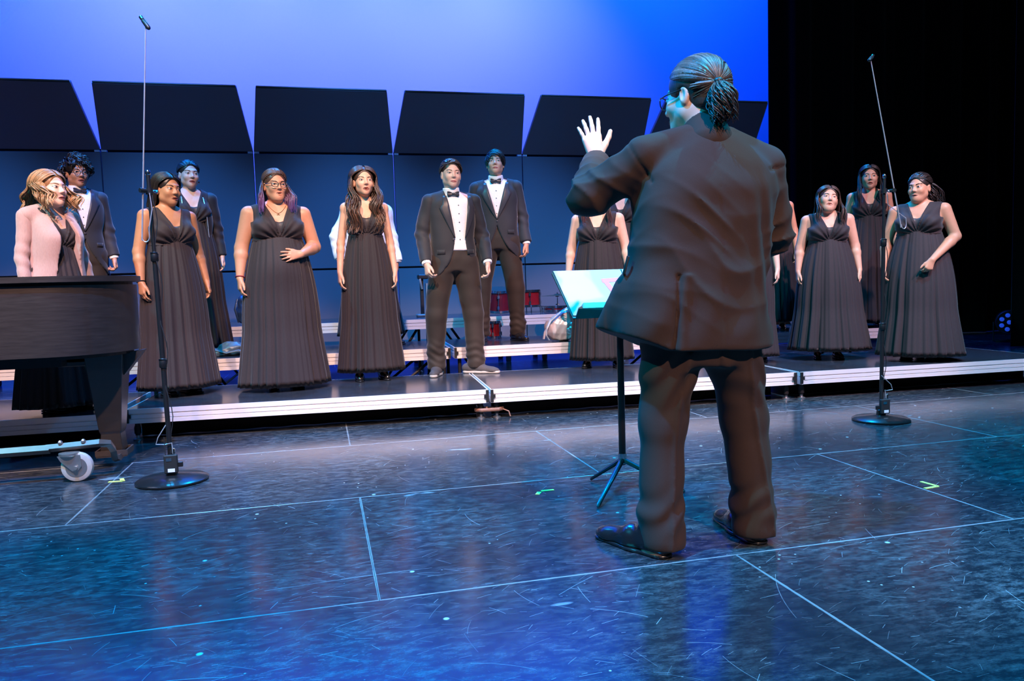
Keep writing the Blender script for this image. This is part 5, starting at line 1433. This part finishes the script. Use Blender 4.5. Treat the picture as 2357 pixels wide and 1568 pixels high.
def outer_top(p, root, s, w, arms, m, name, rows, gap, sl, zlo, cuff=0.0, folds=(0.005, 20), h=0.0070, shx=0.160, ribcuff=None, zipm=None):
    """jacket, cardigan or sweatshirt over the body: torso with sleeves, open in front by gap(z) on either side"""
    q = Shape(); q.loft([(z*s, a*w*s, b*s, cx, cy) for z, a, b, cx, cy in rows], 0.02)
    for sd in (-1, 1):
        q.cone((sd*0.055*s, 0.014, 1.380*s), (sd*shx*w*s, 0.010, 1.338*s), 0.058*s, 0.054*s, 0.03)
    solid = q.copy()
    if gap is not None:
        q.add(lambda x, y, z: np.where(y < 0.03, np.abs(x)-gap(z/s)*s, 0.3)*0.85, (-0.4, -0.5, 0.3), (0.4, 0.05, 1.6), 0.006, 's')
    q.warp(wool_folds(p.get('seed', 1)+3, *folds))
    q.cut(lambda x, y, z: zlo*s-z+0*x, 0.006)
    o = link(name, q.mesh(name, h), m, root)
    for sd in (-1, 1):
        sh, el, wr = arms[sd]
        S = Shape(); sleeves(S, s, arms, sl, sd)
        ff = wool_folds(p.get('seed', 1)+sd+7, folds[0]*1.1, folds[1]*1.2)
        S.warp(lambda x, y, z, ff=ff, el=el: ff(x, y, z)+0.004*np.sin(z*75+x*30)*np.exp(-((z-el[2])/0.10)**2))
        cut_cuff(S, el, wr, cuff)
        link('sleeve', S.mesh('sleeve', h), m, root)
        if ribcuff is not None:
            d = (wr-el)/np.linalg.norm(wr-el)
            C = Shape(); C.cone(wr-d*0.05*s, wr+d*0.02, sl[2]*0.86*s, sl[2]*0.80*s); cut_cuff(C, el, wr, cuff+0.012)
            link('cuff', C.mesh('cuff', 0.005), ribcuff, root)
    if zipm is not None:
        for sd in (-1, 1):
            zz = np.linspace(zlo*s+0.01, 1.34*s, 24)
            P = np.stack([sd*(gap(zz/s)*s+0.004), np.full(24, -0.4), zz], 1)
            P = march(solid.at, P, (0, 1, 0), 60); P[:, 1] -= 0.004
            MB().tube([tuple(a) for a in P], 0.0035, 6).build('zip', zipm, root, smooth=True)
    return o
def ring_on(root, a, b, t, r, m, name, thick=0.0035):
    a = np.array(a); b = np.array(b); d = (b-a)/np.linalg.norm(b-a); c = a+(b-a)*t
    e1 = np.cross(d, (0.3, 0.9, 0.1)); e1 /= np.linalg.norm(e1); e2 = np.cross(d, e1)
    MB().tube([tuple(c+r*(e1*math.cos(k*0.3927)+e2*math.sin(k*0.3927))) for k in range(17)], thick, 6, cap=False).build(name, m, root, smooth=True)

def conductor():
    """the conductor, seen from behind: local axes are the stage's, he looks along +y"""
    root = empty('person', (1.30, 2.50, 0), 0, 'conductor in dark brown suit with ponytail, seen from behind, one hand raised', 'person')
    skm, skc = skin('conductor', (0.58, 0.38, 0.30))
    rng = np.random.RandomState(77)
    hs = 1.10
    hc = np.array((0.030, 0.045, 1.748-0.118*hs))
    hd = Head(hc, rot3(math.radians(180+32), math.radians(-4), math.radians(-4)), hs, dict(fat=0.35, jaw=1.12, nose=1.1))
    B = Shape(); B.add(hd.field, hc-0.17, hc+0.17, 0)
    B.cone((0.050, -0.005, 1.44), hd.w((0, 0.020, -0.06)), 0.072, 0.066, 0.03)
    B.loft([(0.85, .20, .12, .02, 0), (1.1, .20, .12, .03, 0), (1.35, .20, .10, .055, 0), (1.44, .08, .07, .05, 0)], 0.03)
    # left arm raised, right arm bent forward
    aL = [np.array(q) for q in ((-0.185, 0.015, 1.395), (-0.350, 0.130, 1.275), (-0.243, 0.318, 1.432))]
    aR = [np.array(q) for q in ((0.292, 0.010, 1.375), (0.338, 0.040, 1.120), (0.230, 0.270, 1.070))]
    for A in (aL, aR): B.chain(A, [0.045, 0.038, 0.028], 0.02)
    B.chain([(-0.08, 0, 0.9), (-0.15, 0, 0.46), (-0.175, -0.03, 0.07)], [0.08, 0.05, 0.035], 0.02)
    B.chain([(0.12, 0, 0.9), (0.195, 0, 0.46), (0.215, -0.03, 0.07)], [0.08, 0.05, 0.035], 0.02)
    hand(B, aL[2]+np.array((0, 0.004, 0.01)), (-0.14, 0.20, 1.0), (0.12, 1, -0.1), (1, 0, 0.1), 1.06, (0.05, 0.10, 0.12), 0.22, 0.95, 1.02)
    hand(B, aR[2], (-0.5, 1.0, 0.0), (-0.2, -0.1, -1), (-1, 0, 0), 1.06, (0.3, 0.4, 0.3), 0.1, 0.4)
    body = link('body', body_mesh(B, 0.0036, {0: aL, 1: aR}, 1.05, 1.44, True), skm, root)
    face_parts(hd, body, skc, (0.10, 0.08, 0.07))
    g = glasses(hd, root)
    # swept-back hair with a low curly ponytail
    grey = (0.060, 0.046, 0.040)
    kn = (0.042, 0.086, -0.020)
    P1 = [np.concatenate(q) for q in zip(locks_back(hd, rng, 520, grey, kn, rad=0.0034, vol=0.012, hl=0.98), locks_back(hd, rng, 160, grey, kn, rad=0.0034, vol=0.07, nape=True))]
    cols = P1[2]; silver = rng.rand(len(cols)) < 0.14
    cols[silver] = np.array((0.20, 0.17, 0.16))*rng.uniform(0.5, 1.1, (silver.sum(), 1, 1))
    P2 = locks_tail(hd.w(HC+np.array(kn)*1.04), rng, 260, (0.055, 0.035, 0.028), (0.030, 0.018, 0.015), hd.R @ np.array((0.03, 0.22, -0.95)), 0.115, 0.014, r0=0.029, rad=0.0027, curl=80, M=22)
    sets = [P1, P2]
    m = ColMesh(); V, Q = cap_arrays(hd, t=0.002, zb=-0.058, h=0.004); m.add(V, Q, tuple(c*0.7 for c in grey))
    for a, b, c in sets: m.tubes(a, b, c)
    m.build('hair', M_hair, root)
    tie = hd.w(HC+np.array(kn)*1.06)
    q = Shape(); q.ell(tie, (0.018, 0.018, 0.014)); link('hair_tie', q.mesh('hair_tie', 0.004), M_black, root)
    # beard along the jaw
    # ---- suit jacket
    J = Shape()
    J.loft([(0.715, .292, .172, -.006, .01), (0.80, .292, .170, -.010, .008), (0.90, .276, .160, -.006, .004), (1.02, .258, .150, .004, 0), (1.15, .252, .150, .026, 0), (1.28, .258, .146, .050, 0), (1.37, .240, .122, .056, 0), (1.435, .160, .095, .055, 0.0), (1.48, .085, .075, .050, 0.004)], 0.03, e=2.5)
    J.cone((-0.02, -0.002, 1.462), (-0.190, 0.004, 1.408), 0.050, 0.062, 0.03); J.cone((0.13, -0.002, 1.458), (0.296, 0.004, 1.380), 0.050, 0.062, 0.03)
    J.cone((-0.22, 0.06, 0.92), (-0.285, 0.13, 0.80), 0.06, 0.045, 0.06)
    def slope_hem(x, y, z): return (0.722-0.03*(x+0.0)+np.maximum(0, -x-0.16)*0.42-np.maximum(0, y-0.1)*0.0)-z
    def folds(x, y, z):
        bk = (y < 0.08)
        # drag lines running from the raised arm across the back to the waist
        c1 = np.exp(-((z-(1.14+0.55*(x+0.05)))/0.17)**2)*np.exp(-((x+0.10)/0.17)**2)
        f = c1*0.0085*(0.4-1.4*(1-np.abs(np.sin(((z+0.62*x)*58+2.8*np.sin(x*11+z*5)+1.0)/2)))**1.5)*(0.65+0.35*np.sin(z*23+x*17))
        c2 = np.exp(-((z-1.00)/0.13)**2)*np.exp(-((x-0.02)/0.24)**2)
        f = f+c2*0.0075*(0.4-1.4*(1-np.abs(np.sin(((z+0.42*x)*46+2.4*np.sin(x*13+1)+1.5*np.sin(z*15))/2)))**1.5)
        c3 = np.exp(-((x-0.20)/0.06)**2)*np.exp(-((z-1.08)/0.2)**2)
        f = f+c3*0.006*np.sin(x*85+z*14)
        c4 = np.exp(-((z-0.86)/0.11)**2)
        f = f+c4*0.005*np.sin(x*34+1.4*np.sin(z*12))
        # two back seams and the shoulder-blade fullness
        f = f+0.0022*np.exp(-((x-0.03)/0.005)**2)+0.010*np.exp(-((x+0.125+0.10*(1.0-z))/0.007)**2)*(z < 0.99)-0.006*np.exp(-((x+0.105+0.10*(1.0-z))/0.016)**2)*(z < 0.99)
        return np.where(bk, f, f*0.4)
    J.warp(folds)
    J.cut(slope_hem, 0.004)
    for A, r, sd in ((aL, (0.069, 0.071, 0.052), 5), (aR, (0.069, 0.070, 0.056), 6)):
        a0 = A[0]+np.array((0, 0.004, -0.004)); J.cone(a0, A[1], r[0], r[1], 0.022); J.cone(A[1], A[1]+(A[2]-A[1])*1.05, r[1], r[2], 0.02)
        el = A[1]; ax = (A[1]-A[0])/np.linalg.norm(A[1]-A[0]); fx2 = (A[2]-A[1])/np.linalg.norm(A[2]-A[1])
        def wr(x, y, z, el=el, ax=ax, fx2=fx2):
            t1 = (x-el[0])*ax[0]+(y-el[1])*ax[1]+(z-el[2])*ax[2]; t2 = (x-el[0])*fx2[0]+(y-el[1])*fx2[1]+(z-el[2])*fx2[2]
            R = np.sqrt((x-el[0])**2+(y-el[1])**2+(z-el[2])**2)
            g1 = 0.4-1.4*(1-np.abs(np.sin((t1*80+14*(x-el[0])+1.8*np.sin(z*26))/2)))**1.5; g2 = 0.4-1.4*(1-np.abs(np.sin((t2*75+16*z)/2)))**1.5
            return 0.0075*g1*np.exp(-((R-0.07)/0.10)**2)+0.0055*g2*np.exp(-((R-0.1)/0.12)**2)
        J.warp(wr); cut_cuff(J, A[1], A[2], -0.004)
        # armhole seam
        sn = A[0]+ax*0.012
        J.warp(lambda x, y, z, sn=sn, ax=ax: 0.004*np.exp(-(((x-sn[0])*ax[0]*1.0+(y-sn[1])*ax[1]+(z-sn[2])*ax[2])/0.005)**2)*((x-sn[0])**2+(y-sn[1])**2+(z-sn[2])**2 < 0.0145))
    J.warp(wool_folds(5, 0.0020, 26))
    jk = link('jacket', J.mesh('jacket', 0.0062), M_suit, root)
    MB().tube([(-0.262, -0.02, 1.055), (-0.272, -0.005, 1.00), (-0.262, 0.02, 0.995)], 0.009, 8, flat=0.5).build('pocket_flap', M_suit, root, smooth=True)
    for A in (aL, aR):
        C = Shape(); d = A[2]-A[1]; C.cone(A[1]+d*0.8, A[2]+d*0.05, 0.042, 0.040); cut_cuff(C, A[1], A[2], 0.004)
        link('shirt_cuff', C.mesh('shirt_cuff', 0.005), M_tux, root)
    # jacket collar
    C = Shape(); c0 = np.array((0.048, -0.004, 1.455)); c1 = np.array((0.046, 0.016, 1.515)); C.cone(c0, c1, 0.092, 0.076)
    dn = (c1-c0)/np.linalg.norm(c1-c0)
    C.add(lambda x, y, z: -((x-c1[0])*dn[0]+(y-c1[1])*dn[1]+(z-c1[2])*dn[2]+0.28*(y-c1[1])), c1-0.2, c1+0.2, 0.004, 's')
    link('jacket_collar', C.mesh('jacket_collar', 0.005), M_suit, root)
    # trousers
    q = Shape()
    q.loft([(0.66, .17, .12, .02, 0), (0.80, .225, .145, .02, 0), (0.95, .225, .14, .02, 0)], 0.03)
    for pts in (((-0.088, 0, 0.80), (-0.132, 0.006, 0.45), (-0.160, -0.03, 0.12), (-0.162, -0.045, 0.045)), ((0.128, 0, 0.80), (0.196, 0.008, 0.45), (0.212, -0.02, 0.14), (0.208, -0.03, 0.05))):
        q.chain(pts, [0.112, 0.083, 0.075, 0.080], 0.03)
    ff = wool_folds(8, 0.004, 26)
    def tw(x, y, z):
        # pressed crease down the back of each leg, breaks at the knee and above the shoe
        cx = np.where(x < 0.03, -0.088-(0.80-z)*0.115, 0.128+(0.80-z)*0.150)+0.012
        cr = -0.0075*np.exp(-((x-cx)/0.010)**2)*(y < 0)*(z < 0.72)
        lo = np.exp(-((z-0.15)/0.07)**2)
        kn = np.exp(-((z-0.62)/0.10)**2)
        return ff(x, y, z)*0.7+cr+lo*0.006*np.sin(z*62-x*26+2.0*np.sin(x*22))+kn*0.006*np.sin((z+x*1.1*np.sign(x-0.03))*48+1.5*np.sin(x*25))
    q.warp(tw); q.cut(lambda x, y, z: 0.026+np.maximum(0, y+0.02)*0.35-z+0*x, 0.006)
    link('trousers', q.mesh('trousers', 0.0064), M_suit, root)
    # shoes: heels towards the camera, toes up-stage
    for hx, hy, tx, ty in ((-0.172, -0.088, -0.300, 0.168), (0.205, -0.075, 0.215, 0.215)):
        yaw = math.atan2(ty-hy, tx-hx)+math.pi/2
        cx, cy = hx+(tx-hx)*0.40, hy+(ty-hy)*0.40
        o = shoe(root, cx, cy, 0.0005, yaw, 1.16, 'dress')
        c = Shape(); c.cone((0, 0.085, 0.012), (0, 0.055, 0.012), 0.040, 0.041, 0.01); c.cut(lambda x, y, z: np.abs(z-0.013)-0.013+0*x, 0.002); link('heel', c.mesh('heel', 0.004), M_leather, o)
    return root

# ------------------------------------------------------------------ the cast
TAN = ('tan', (0.50, 0.245, 0.150)); PALE = ('pale', (0.65, 0.40, 0.31)); BROWN = ('brown', (0.40, 0.19, 0.10)); MID = ('mid', (0.57, 0.32, 0.22))
BLACKH = (0.014, 0.010, 0.009); DARKB = (0.035, 0.020, 0.015); BROWNH = (0.075, 0.038, 0.026)
# front row, left to right
p = dict(label='singer in pink-beige cardigan with wavy blonde-brown hair behind the piano', loc=(-1.70, 5.66, T1), turn=36, H=1.585, w=1.0, skin=PALE, head=(6, 6, 0), face=dict(open=0.35, jaw=0.95),
    hair='long', haircol=(0.26, 0.135, 0.065), tipcol=(0.42, 0.24, 0.12), hairlen=0.165, wave=0.014, wfreq=60, front=0.55, puff=0.012, part=-0.06, hem=(0.29, 0.25), hemz=0.05, seed=11, brow=0.8, browcol=(0.16, 0.09, 0.05))
r, hd, arms = singer(p)
outer_top(p, r, p['H']/1.65, 1.0, arms, M_knit, 'cardigan', [(0.55, .235, .19, 0, 0), (0.80, .215, .165, 0, 0), (1.03, .176, .155, 0, -.01), (1.20, .166, .186, 0, -.02), (1.31, .160, .118, 0, -.004), (1.37, .120, .08, 0, .01), (1.405, .075, .06, 0, .014)],
    lambda z: np.interp(z, [0.5, 0.8, 1.1, 1.3, 1.42], [0.135, 0.105, 0.075, 0.056, 0.044]), (0.052, 0.048, 0.043), 0.56, 0.03, (0.006, 16))
r, hd, arms = singer(dict(label='bare-armed singer with long straight black hair behind the left microphone stand', loc=(-1.075, 6.20, T1), turn=26, H=1.648, w=1.08, af=1.15, skin=BROWN, head=(8, 0, 2), face=dict(fat=0.25, open=0.2, nose=1.05),
    hair='long', haircol=BLACKH, hairlen=0.30, wave=0.003, front=0.0, hem=(0.285, 0.25), hemz=0.055, seed=12, pleats=20))
ring_on(r, arms[-1][1], arms[-1][2], 0.97, 0.030, M_black, 'bracelet')
ring_on(r, arms[-1][2], arms[-1][2]+np.array((0, -0.02, -0.09)), 1.0, 0.011, M_gold, 'finger_ring', 0.002)
r, hd, arms = singer(dict(label='singer with eyeglasses and purple-tipped hair, one hand on her stomach', loc=(-0.30, 6.17, T1), turn=8, H=1.675, w=1.27, af=1.38, skin=TAN,
    head=(10, 2, 0), face=dict(fat=0.55, open=0.5), hair='halfup', haircol=BROWNH, tipcol=(0.12, 0.06, 0.20), hairlen=0.24, glasses=True, necklace=True, front=0.6, outx=0.05,
    hem=(0.335, 0.28), belly=0.05, seed=3, armR=((0.275, 0.03, 1.075), (0.135, -0.205, 1.01), (-0.9, -0.28, -0.12), (-0.2, 0.9, -0.2), (-0.2, 0.1, 1.0)), handR=dict(curl=(0.15, 0.2, 0.2), spread=0.22), hemz=0.035))
ring_on(r, arms[-1][1], arms[-1][2], 0.96, 0.033, mat('red_bracelet_thread', (0.25, 0.02, 0.03), 0.6, nscale=40), 'bracelet')
r, hd, arms = singer(dict(label='slender singer with very long wavy brown hair over both shoulders', loc=(0.38, 6.40, T1), turn=6, H=1.735, w=0.90, af=0.84, skin=MID, head=(6, 6, 0), face=dict(open=0.45, jaw=0.92),
    hair='long', haircol=(0.050, 0.026, 0.018), tipcol=(0.13, 0.062, 0.035), hairlen=0.44, wave=0.018, wfreq=30, front=0.74, outx=0.03, inward=0.085, puff=0.022, lockr=0.0054, nl=340, hem=(0.265, 0.185), hemz=0.075, seed=14, pleats=22, feet=((-0.10, 0.0, -0.05), (0.10, 0.0, 0.1))))
r, hd, arms = singer(dict(label='young man in open black tuxedo jacket, white shirt and dark slip-on shoes', loc=(1.105, 6.42, T1), turn=12, H=1.80, w=1.0, male=True, wj=1.02, closed=False, gap=0.045, openx=0.035, skin=PALE, head=(2, 3, 3), face=dict(jaw=1.1, fat=0.3), squint=0.6,
    hair='short', haircol=(0.060, 0.036, 0.024), nl=400, capt=-0.0055, short=dict(length=0.050, lift=0.05, comb=(0.5, 0.8), hl=1.04, sidepol=1.55, rad=0.0034, hug=True), browcol=(0.12, 0.08, 0.06), seed=15, shoe='sneaker', shoesize=1.05,
    feet=((-0.175, 0.02, -0.35), (0.165, -0.02, 0.95)), armL=((-0.235, 0.03, 1.085), (-0.235, -0.12, 0.86), (0.05, -0.45, -1.0), (1, 0.2, -0.2), (0.2, -1, 0)), armR=((0.235, 0.03, 1.085), (0.245, -0.10, 0.86), (0.0, -0.35, -1.0), (-1, 0.2, 0), (-0.2, -1, 0)), handL=dict(curl=(0.7, 0.8, 0.6)), handR=dict(curl=(0.55, 0.6, 0.5))))
r, hd, arms = singer(dict(label="singer whose face is hidden by the conductor's raised arm, behind the music stand", loc=(2.365, 6.32, T1), turn=-4, dv=0.008, nl=90, H=1.60, w=1.18, af=1.2, skin=PALE, head=(-2, 0, 0), face=dict(fat=0.4), hair='long', haircol=DARKB, tipcol=(0.10, 0.04, 0.05), hairlen=0.30, wave=0.005, front=0.5, outx=0.03,
    hem=(0.265, 0.19), hemz=0.07, seed=16, feet=((-0.12, 0.0, -0.1), (0.14, 0.0, 0.15))))
r, hd, arms = singer(dict(label="singer mostly hidden behind the conductor's right hip, only arm and gown edge showing", loc=(3.66, 6.05, T1), turn=0, dv=0.008, nl=90, H=1.58, w=1.1, af=1.05, skin=PALE, head=(0, 0, 0), hair='long', haircol=DARKB, hairlen=0.25, hem=(0.24, 0.24), hemz=0.06, seed=17, feet=((-0.08, 0, 0), (0.12, 0, 0))))
r, hd, arms = singer(dict(label='short singer with head tilted back, standing right of the conductor', loc=(4.39, 5.95, T1), turn=10, H=1.53, w=1.20, af=1.22, skin=MID, head=(4, 14, 9), face=dict(fat=0.5, open=0.45), squint=0.9, hair='long', haircol=DARKB, tipcol=(0.07, 0.035, 0.03), hairlen=0.24, front=0.25, wave=0.006,
    hem=(0.335, 0.29), hemz=0.085, seed=18, pleats=22))
r, hd, arms = singer(dict(label='rightmost singer with curly hair tied back, one arm bent across her gown', loc=(4.95, 5.50, T1), turn=-8, H=1.575, w=1.24, af=1.28, skin=TAN, head=(-16, 2, -2), face=dict(fat=0.55, open=0.08), hair='tail', haircol=(0.022, 0.014, 0.012), hairlen=0.21, wave=0.020, tailvec=(0.32, 0.42, -0.8), tailr=0.045, brow=1.3,
    hem=(0.335, 0.29), hemz=0.045, seed=19, pleats=20, armR=((0.278, 0.03, 1.085), (0.135, -0.235, 0.885), (-0.30, -0.28, -0.9), (-0.55, 0.75, 0), (-0.7, -0.5, 0)), handR=dict(curl=(0.75, 0.6, 0.5)),
    armL=((-0.265, 0.0, 1.06), (-0.27, -0.10, 0.845), (0.05, -0.15, -1), (1, 0.2, 0), (0.2, -1, 0))))
# second row, left to right
r, hd, arms = singer(dict(label='young man with eyeglasses and curly black hair in tuxedo, behind the cardigan singer', loc=(-1.945, 7.20, T2), turn=16, H=1.70, w=1.0, male=True, skin=TAN, head=(4, 0, 0), face=dict(open=0.25, fat=0.3), glasses=True, hair='short', haircol=BLACKH, nl=330,
    short=dict(length=0.055, lift=0.45, comb=(0.3, -0.2), curl=0.011, hl=1.02, sidepol=1.75, rad=0.0048), capt=0.010, seed=21, shoe='dress', handR=dict(curl=(0.8, 0.8, 0.6))))
p = dict(label='singer with slicked-back hair in black zip jacket, behind the black-haired singer', loc=(-1.075, 7.28, T2), turn=14, H=1.70, w=0.98, skin=PALE, head=(2, 2, 2), face=dict(open=0.35, fat=0.15), hair='tail', haircol=(0.030, 0.018, 0.014), hairlen=0.16, knot=(0.02, 0.095, 0.0), tailvec=(0.12, 0.3, -0.9), tailr=0.02, hem=(0.28, 0.24), hemz=0.06, seed=22)
r, hd, arms = singer(p)
outer_top(p, r, p['H']/1.65, 0.98, arms, M_jersey, 'zip_jacket', [(0.93, .165, .13, 0, 0), (1.03, .165, .130, 0, 0), (1.20, .172, .140, 0, 0), (1.31, .166, .110, 0, .004), (1.37, .115, .078, 0, .01), (1.40, .07, .058, 0, .014)], lambda z: np.interp(z, [0.9, 1.1, 1.3, 1.42], [0.115, 0.10, 0.085, 0.08]), (0.062, 0.052, 0.043), 0.95, 0.0, (0.005, 20), zipm=M_zip)
P = hd.w((0.074, -0.002, -0.055)); MB().lathe([(0.009, -0.003), (0.011, 0), (0.009, 0.003)], tuple(P), 10, Matrix.Rotation(math.pi/2, 3, 'X')).build('earring', M_chrome, r, smooth=True)
p = dict(label='singer in white sweatshirt mostly hidden behind the long-haired slender singer', loc=(0.445, 7.36, T2), turn=4, dv=0.008, nl=90, H=1.55, w=1.12, skin=TAN, head=(0, 0, 0), hair='long', haircol=DARKB, hairlen=0.2, hem=(0.30, 0.25), hemz=0.10, seed=23, feet=((-0.10, 0, 0), (0.235, -0.01, 0.5)),
    armL=((-0.275, 0.02, 1.08), (-0.26, -0.04, 0.87), (0, -0.2, -1), (1, 0.2, 0), (0, -1, 0)), armR=((0.245, 0.02, 1.06), (0.285, -0.05, 0.83), (0, -0.2, -1), (-1, 0.2, 0), (0, -1, 0)))
r, hd, arms = singer(p)
outer_top(p, r, p['H']/1.65, 1.12, arms, M_sweat, 'sweatshirt', [(0.96, .165, .145, 0, 0), (0.99, .185, .16, 0, 0), (1.10, .185, .155, 0, 0), (1.20, .180, .150, 0, 0), (1.31, .168, .115, 0, .004), (1.37, .115, .08, 0, .01), (1.40, .07, .06, 0, .014)], None, (0.075, 0.072, 0.060), 0.955, 0.0, (0.009, 16), ribcuff=M_sweat)
r, hd, arms = singer(dict(label='young man in buttoned black tuxedo with chin raised, on the second riser', loc=(1.655, 7.12, T2), turn=0, H=1.79, w=1.0, male=True, wj=1.04, skin=MID, head=(-1, 13, 0), face=dict(jaw=1.05, nose=1.0), squint=0.5, hair='short', haircol=BLACKH, nl=360, short=dict(length=0.085, lift=0.06, comb=(0.5, -0.1), hl=1.02, sidepol=1.85, rad=0.0040, hug=True), capt=0.006, win=(0.058, 0.082, 0.10), seed=24, shoe='dress', brow=1.3,
    feet=((-0.175, 0.0, -0.1), (0.165, 0.0, 0.45)), armR=((0.225, 0.04, 1.07), (0.25, -0.03, 0.845), (0.0, -0.25, -1.0), (-1, 0.3, 0), (0, -1, 0)), handR=dict(curl=(0.6, 0.6, 0.5))))
r, hd, arms = singer(dict(label="singer hidden behind the conductor's left side, only dark hair and shoulder showing", loc=(2.86, 6.98, T2), turn=-5, dv=0.008, nl=90, H=1.60, w=1.1, skin=PALE, hair='long', haircol=BLACKH, hairlen=0.25, front=0.3, hem=(0.28, 0.25), seed=25))
r, hd, arms = singer(dict(label="singer on the second riser half hidden behind the conductor's right elbow", loc=(4.43, 6.86, T2), turn=-4, H=1.52, w=1.05, af=1.0, skin=TAN, head=(-6, 2, 0), face=dict(fat=0.3, open=0.3), hair='tail', haircol=BLACKH, hairlen=0.10, tailvec=(0.1, 0.5, -0.8), hem=(0.28, 0.25), hemz=0.09, seed=26))
r, hd, arms = singer(dict(label='tall singer with long straight hair behind the right microphone stand', loc=(5.33, 6.58, T2), turn=4, H=1.60, w=1.04, af=1.0, skin=MID, head=(2, 6, 2), face=dict(open=0.5, fat=0.2), hair='long', haircol=BLACKH, tipcol=(0.06, 0.03, 0.03), hairlen=0.33, front=0.22, wave=0.003, hem=(0.28, 0.25), hemz=0.05, seed=27))
conductor()
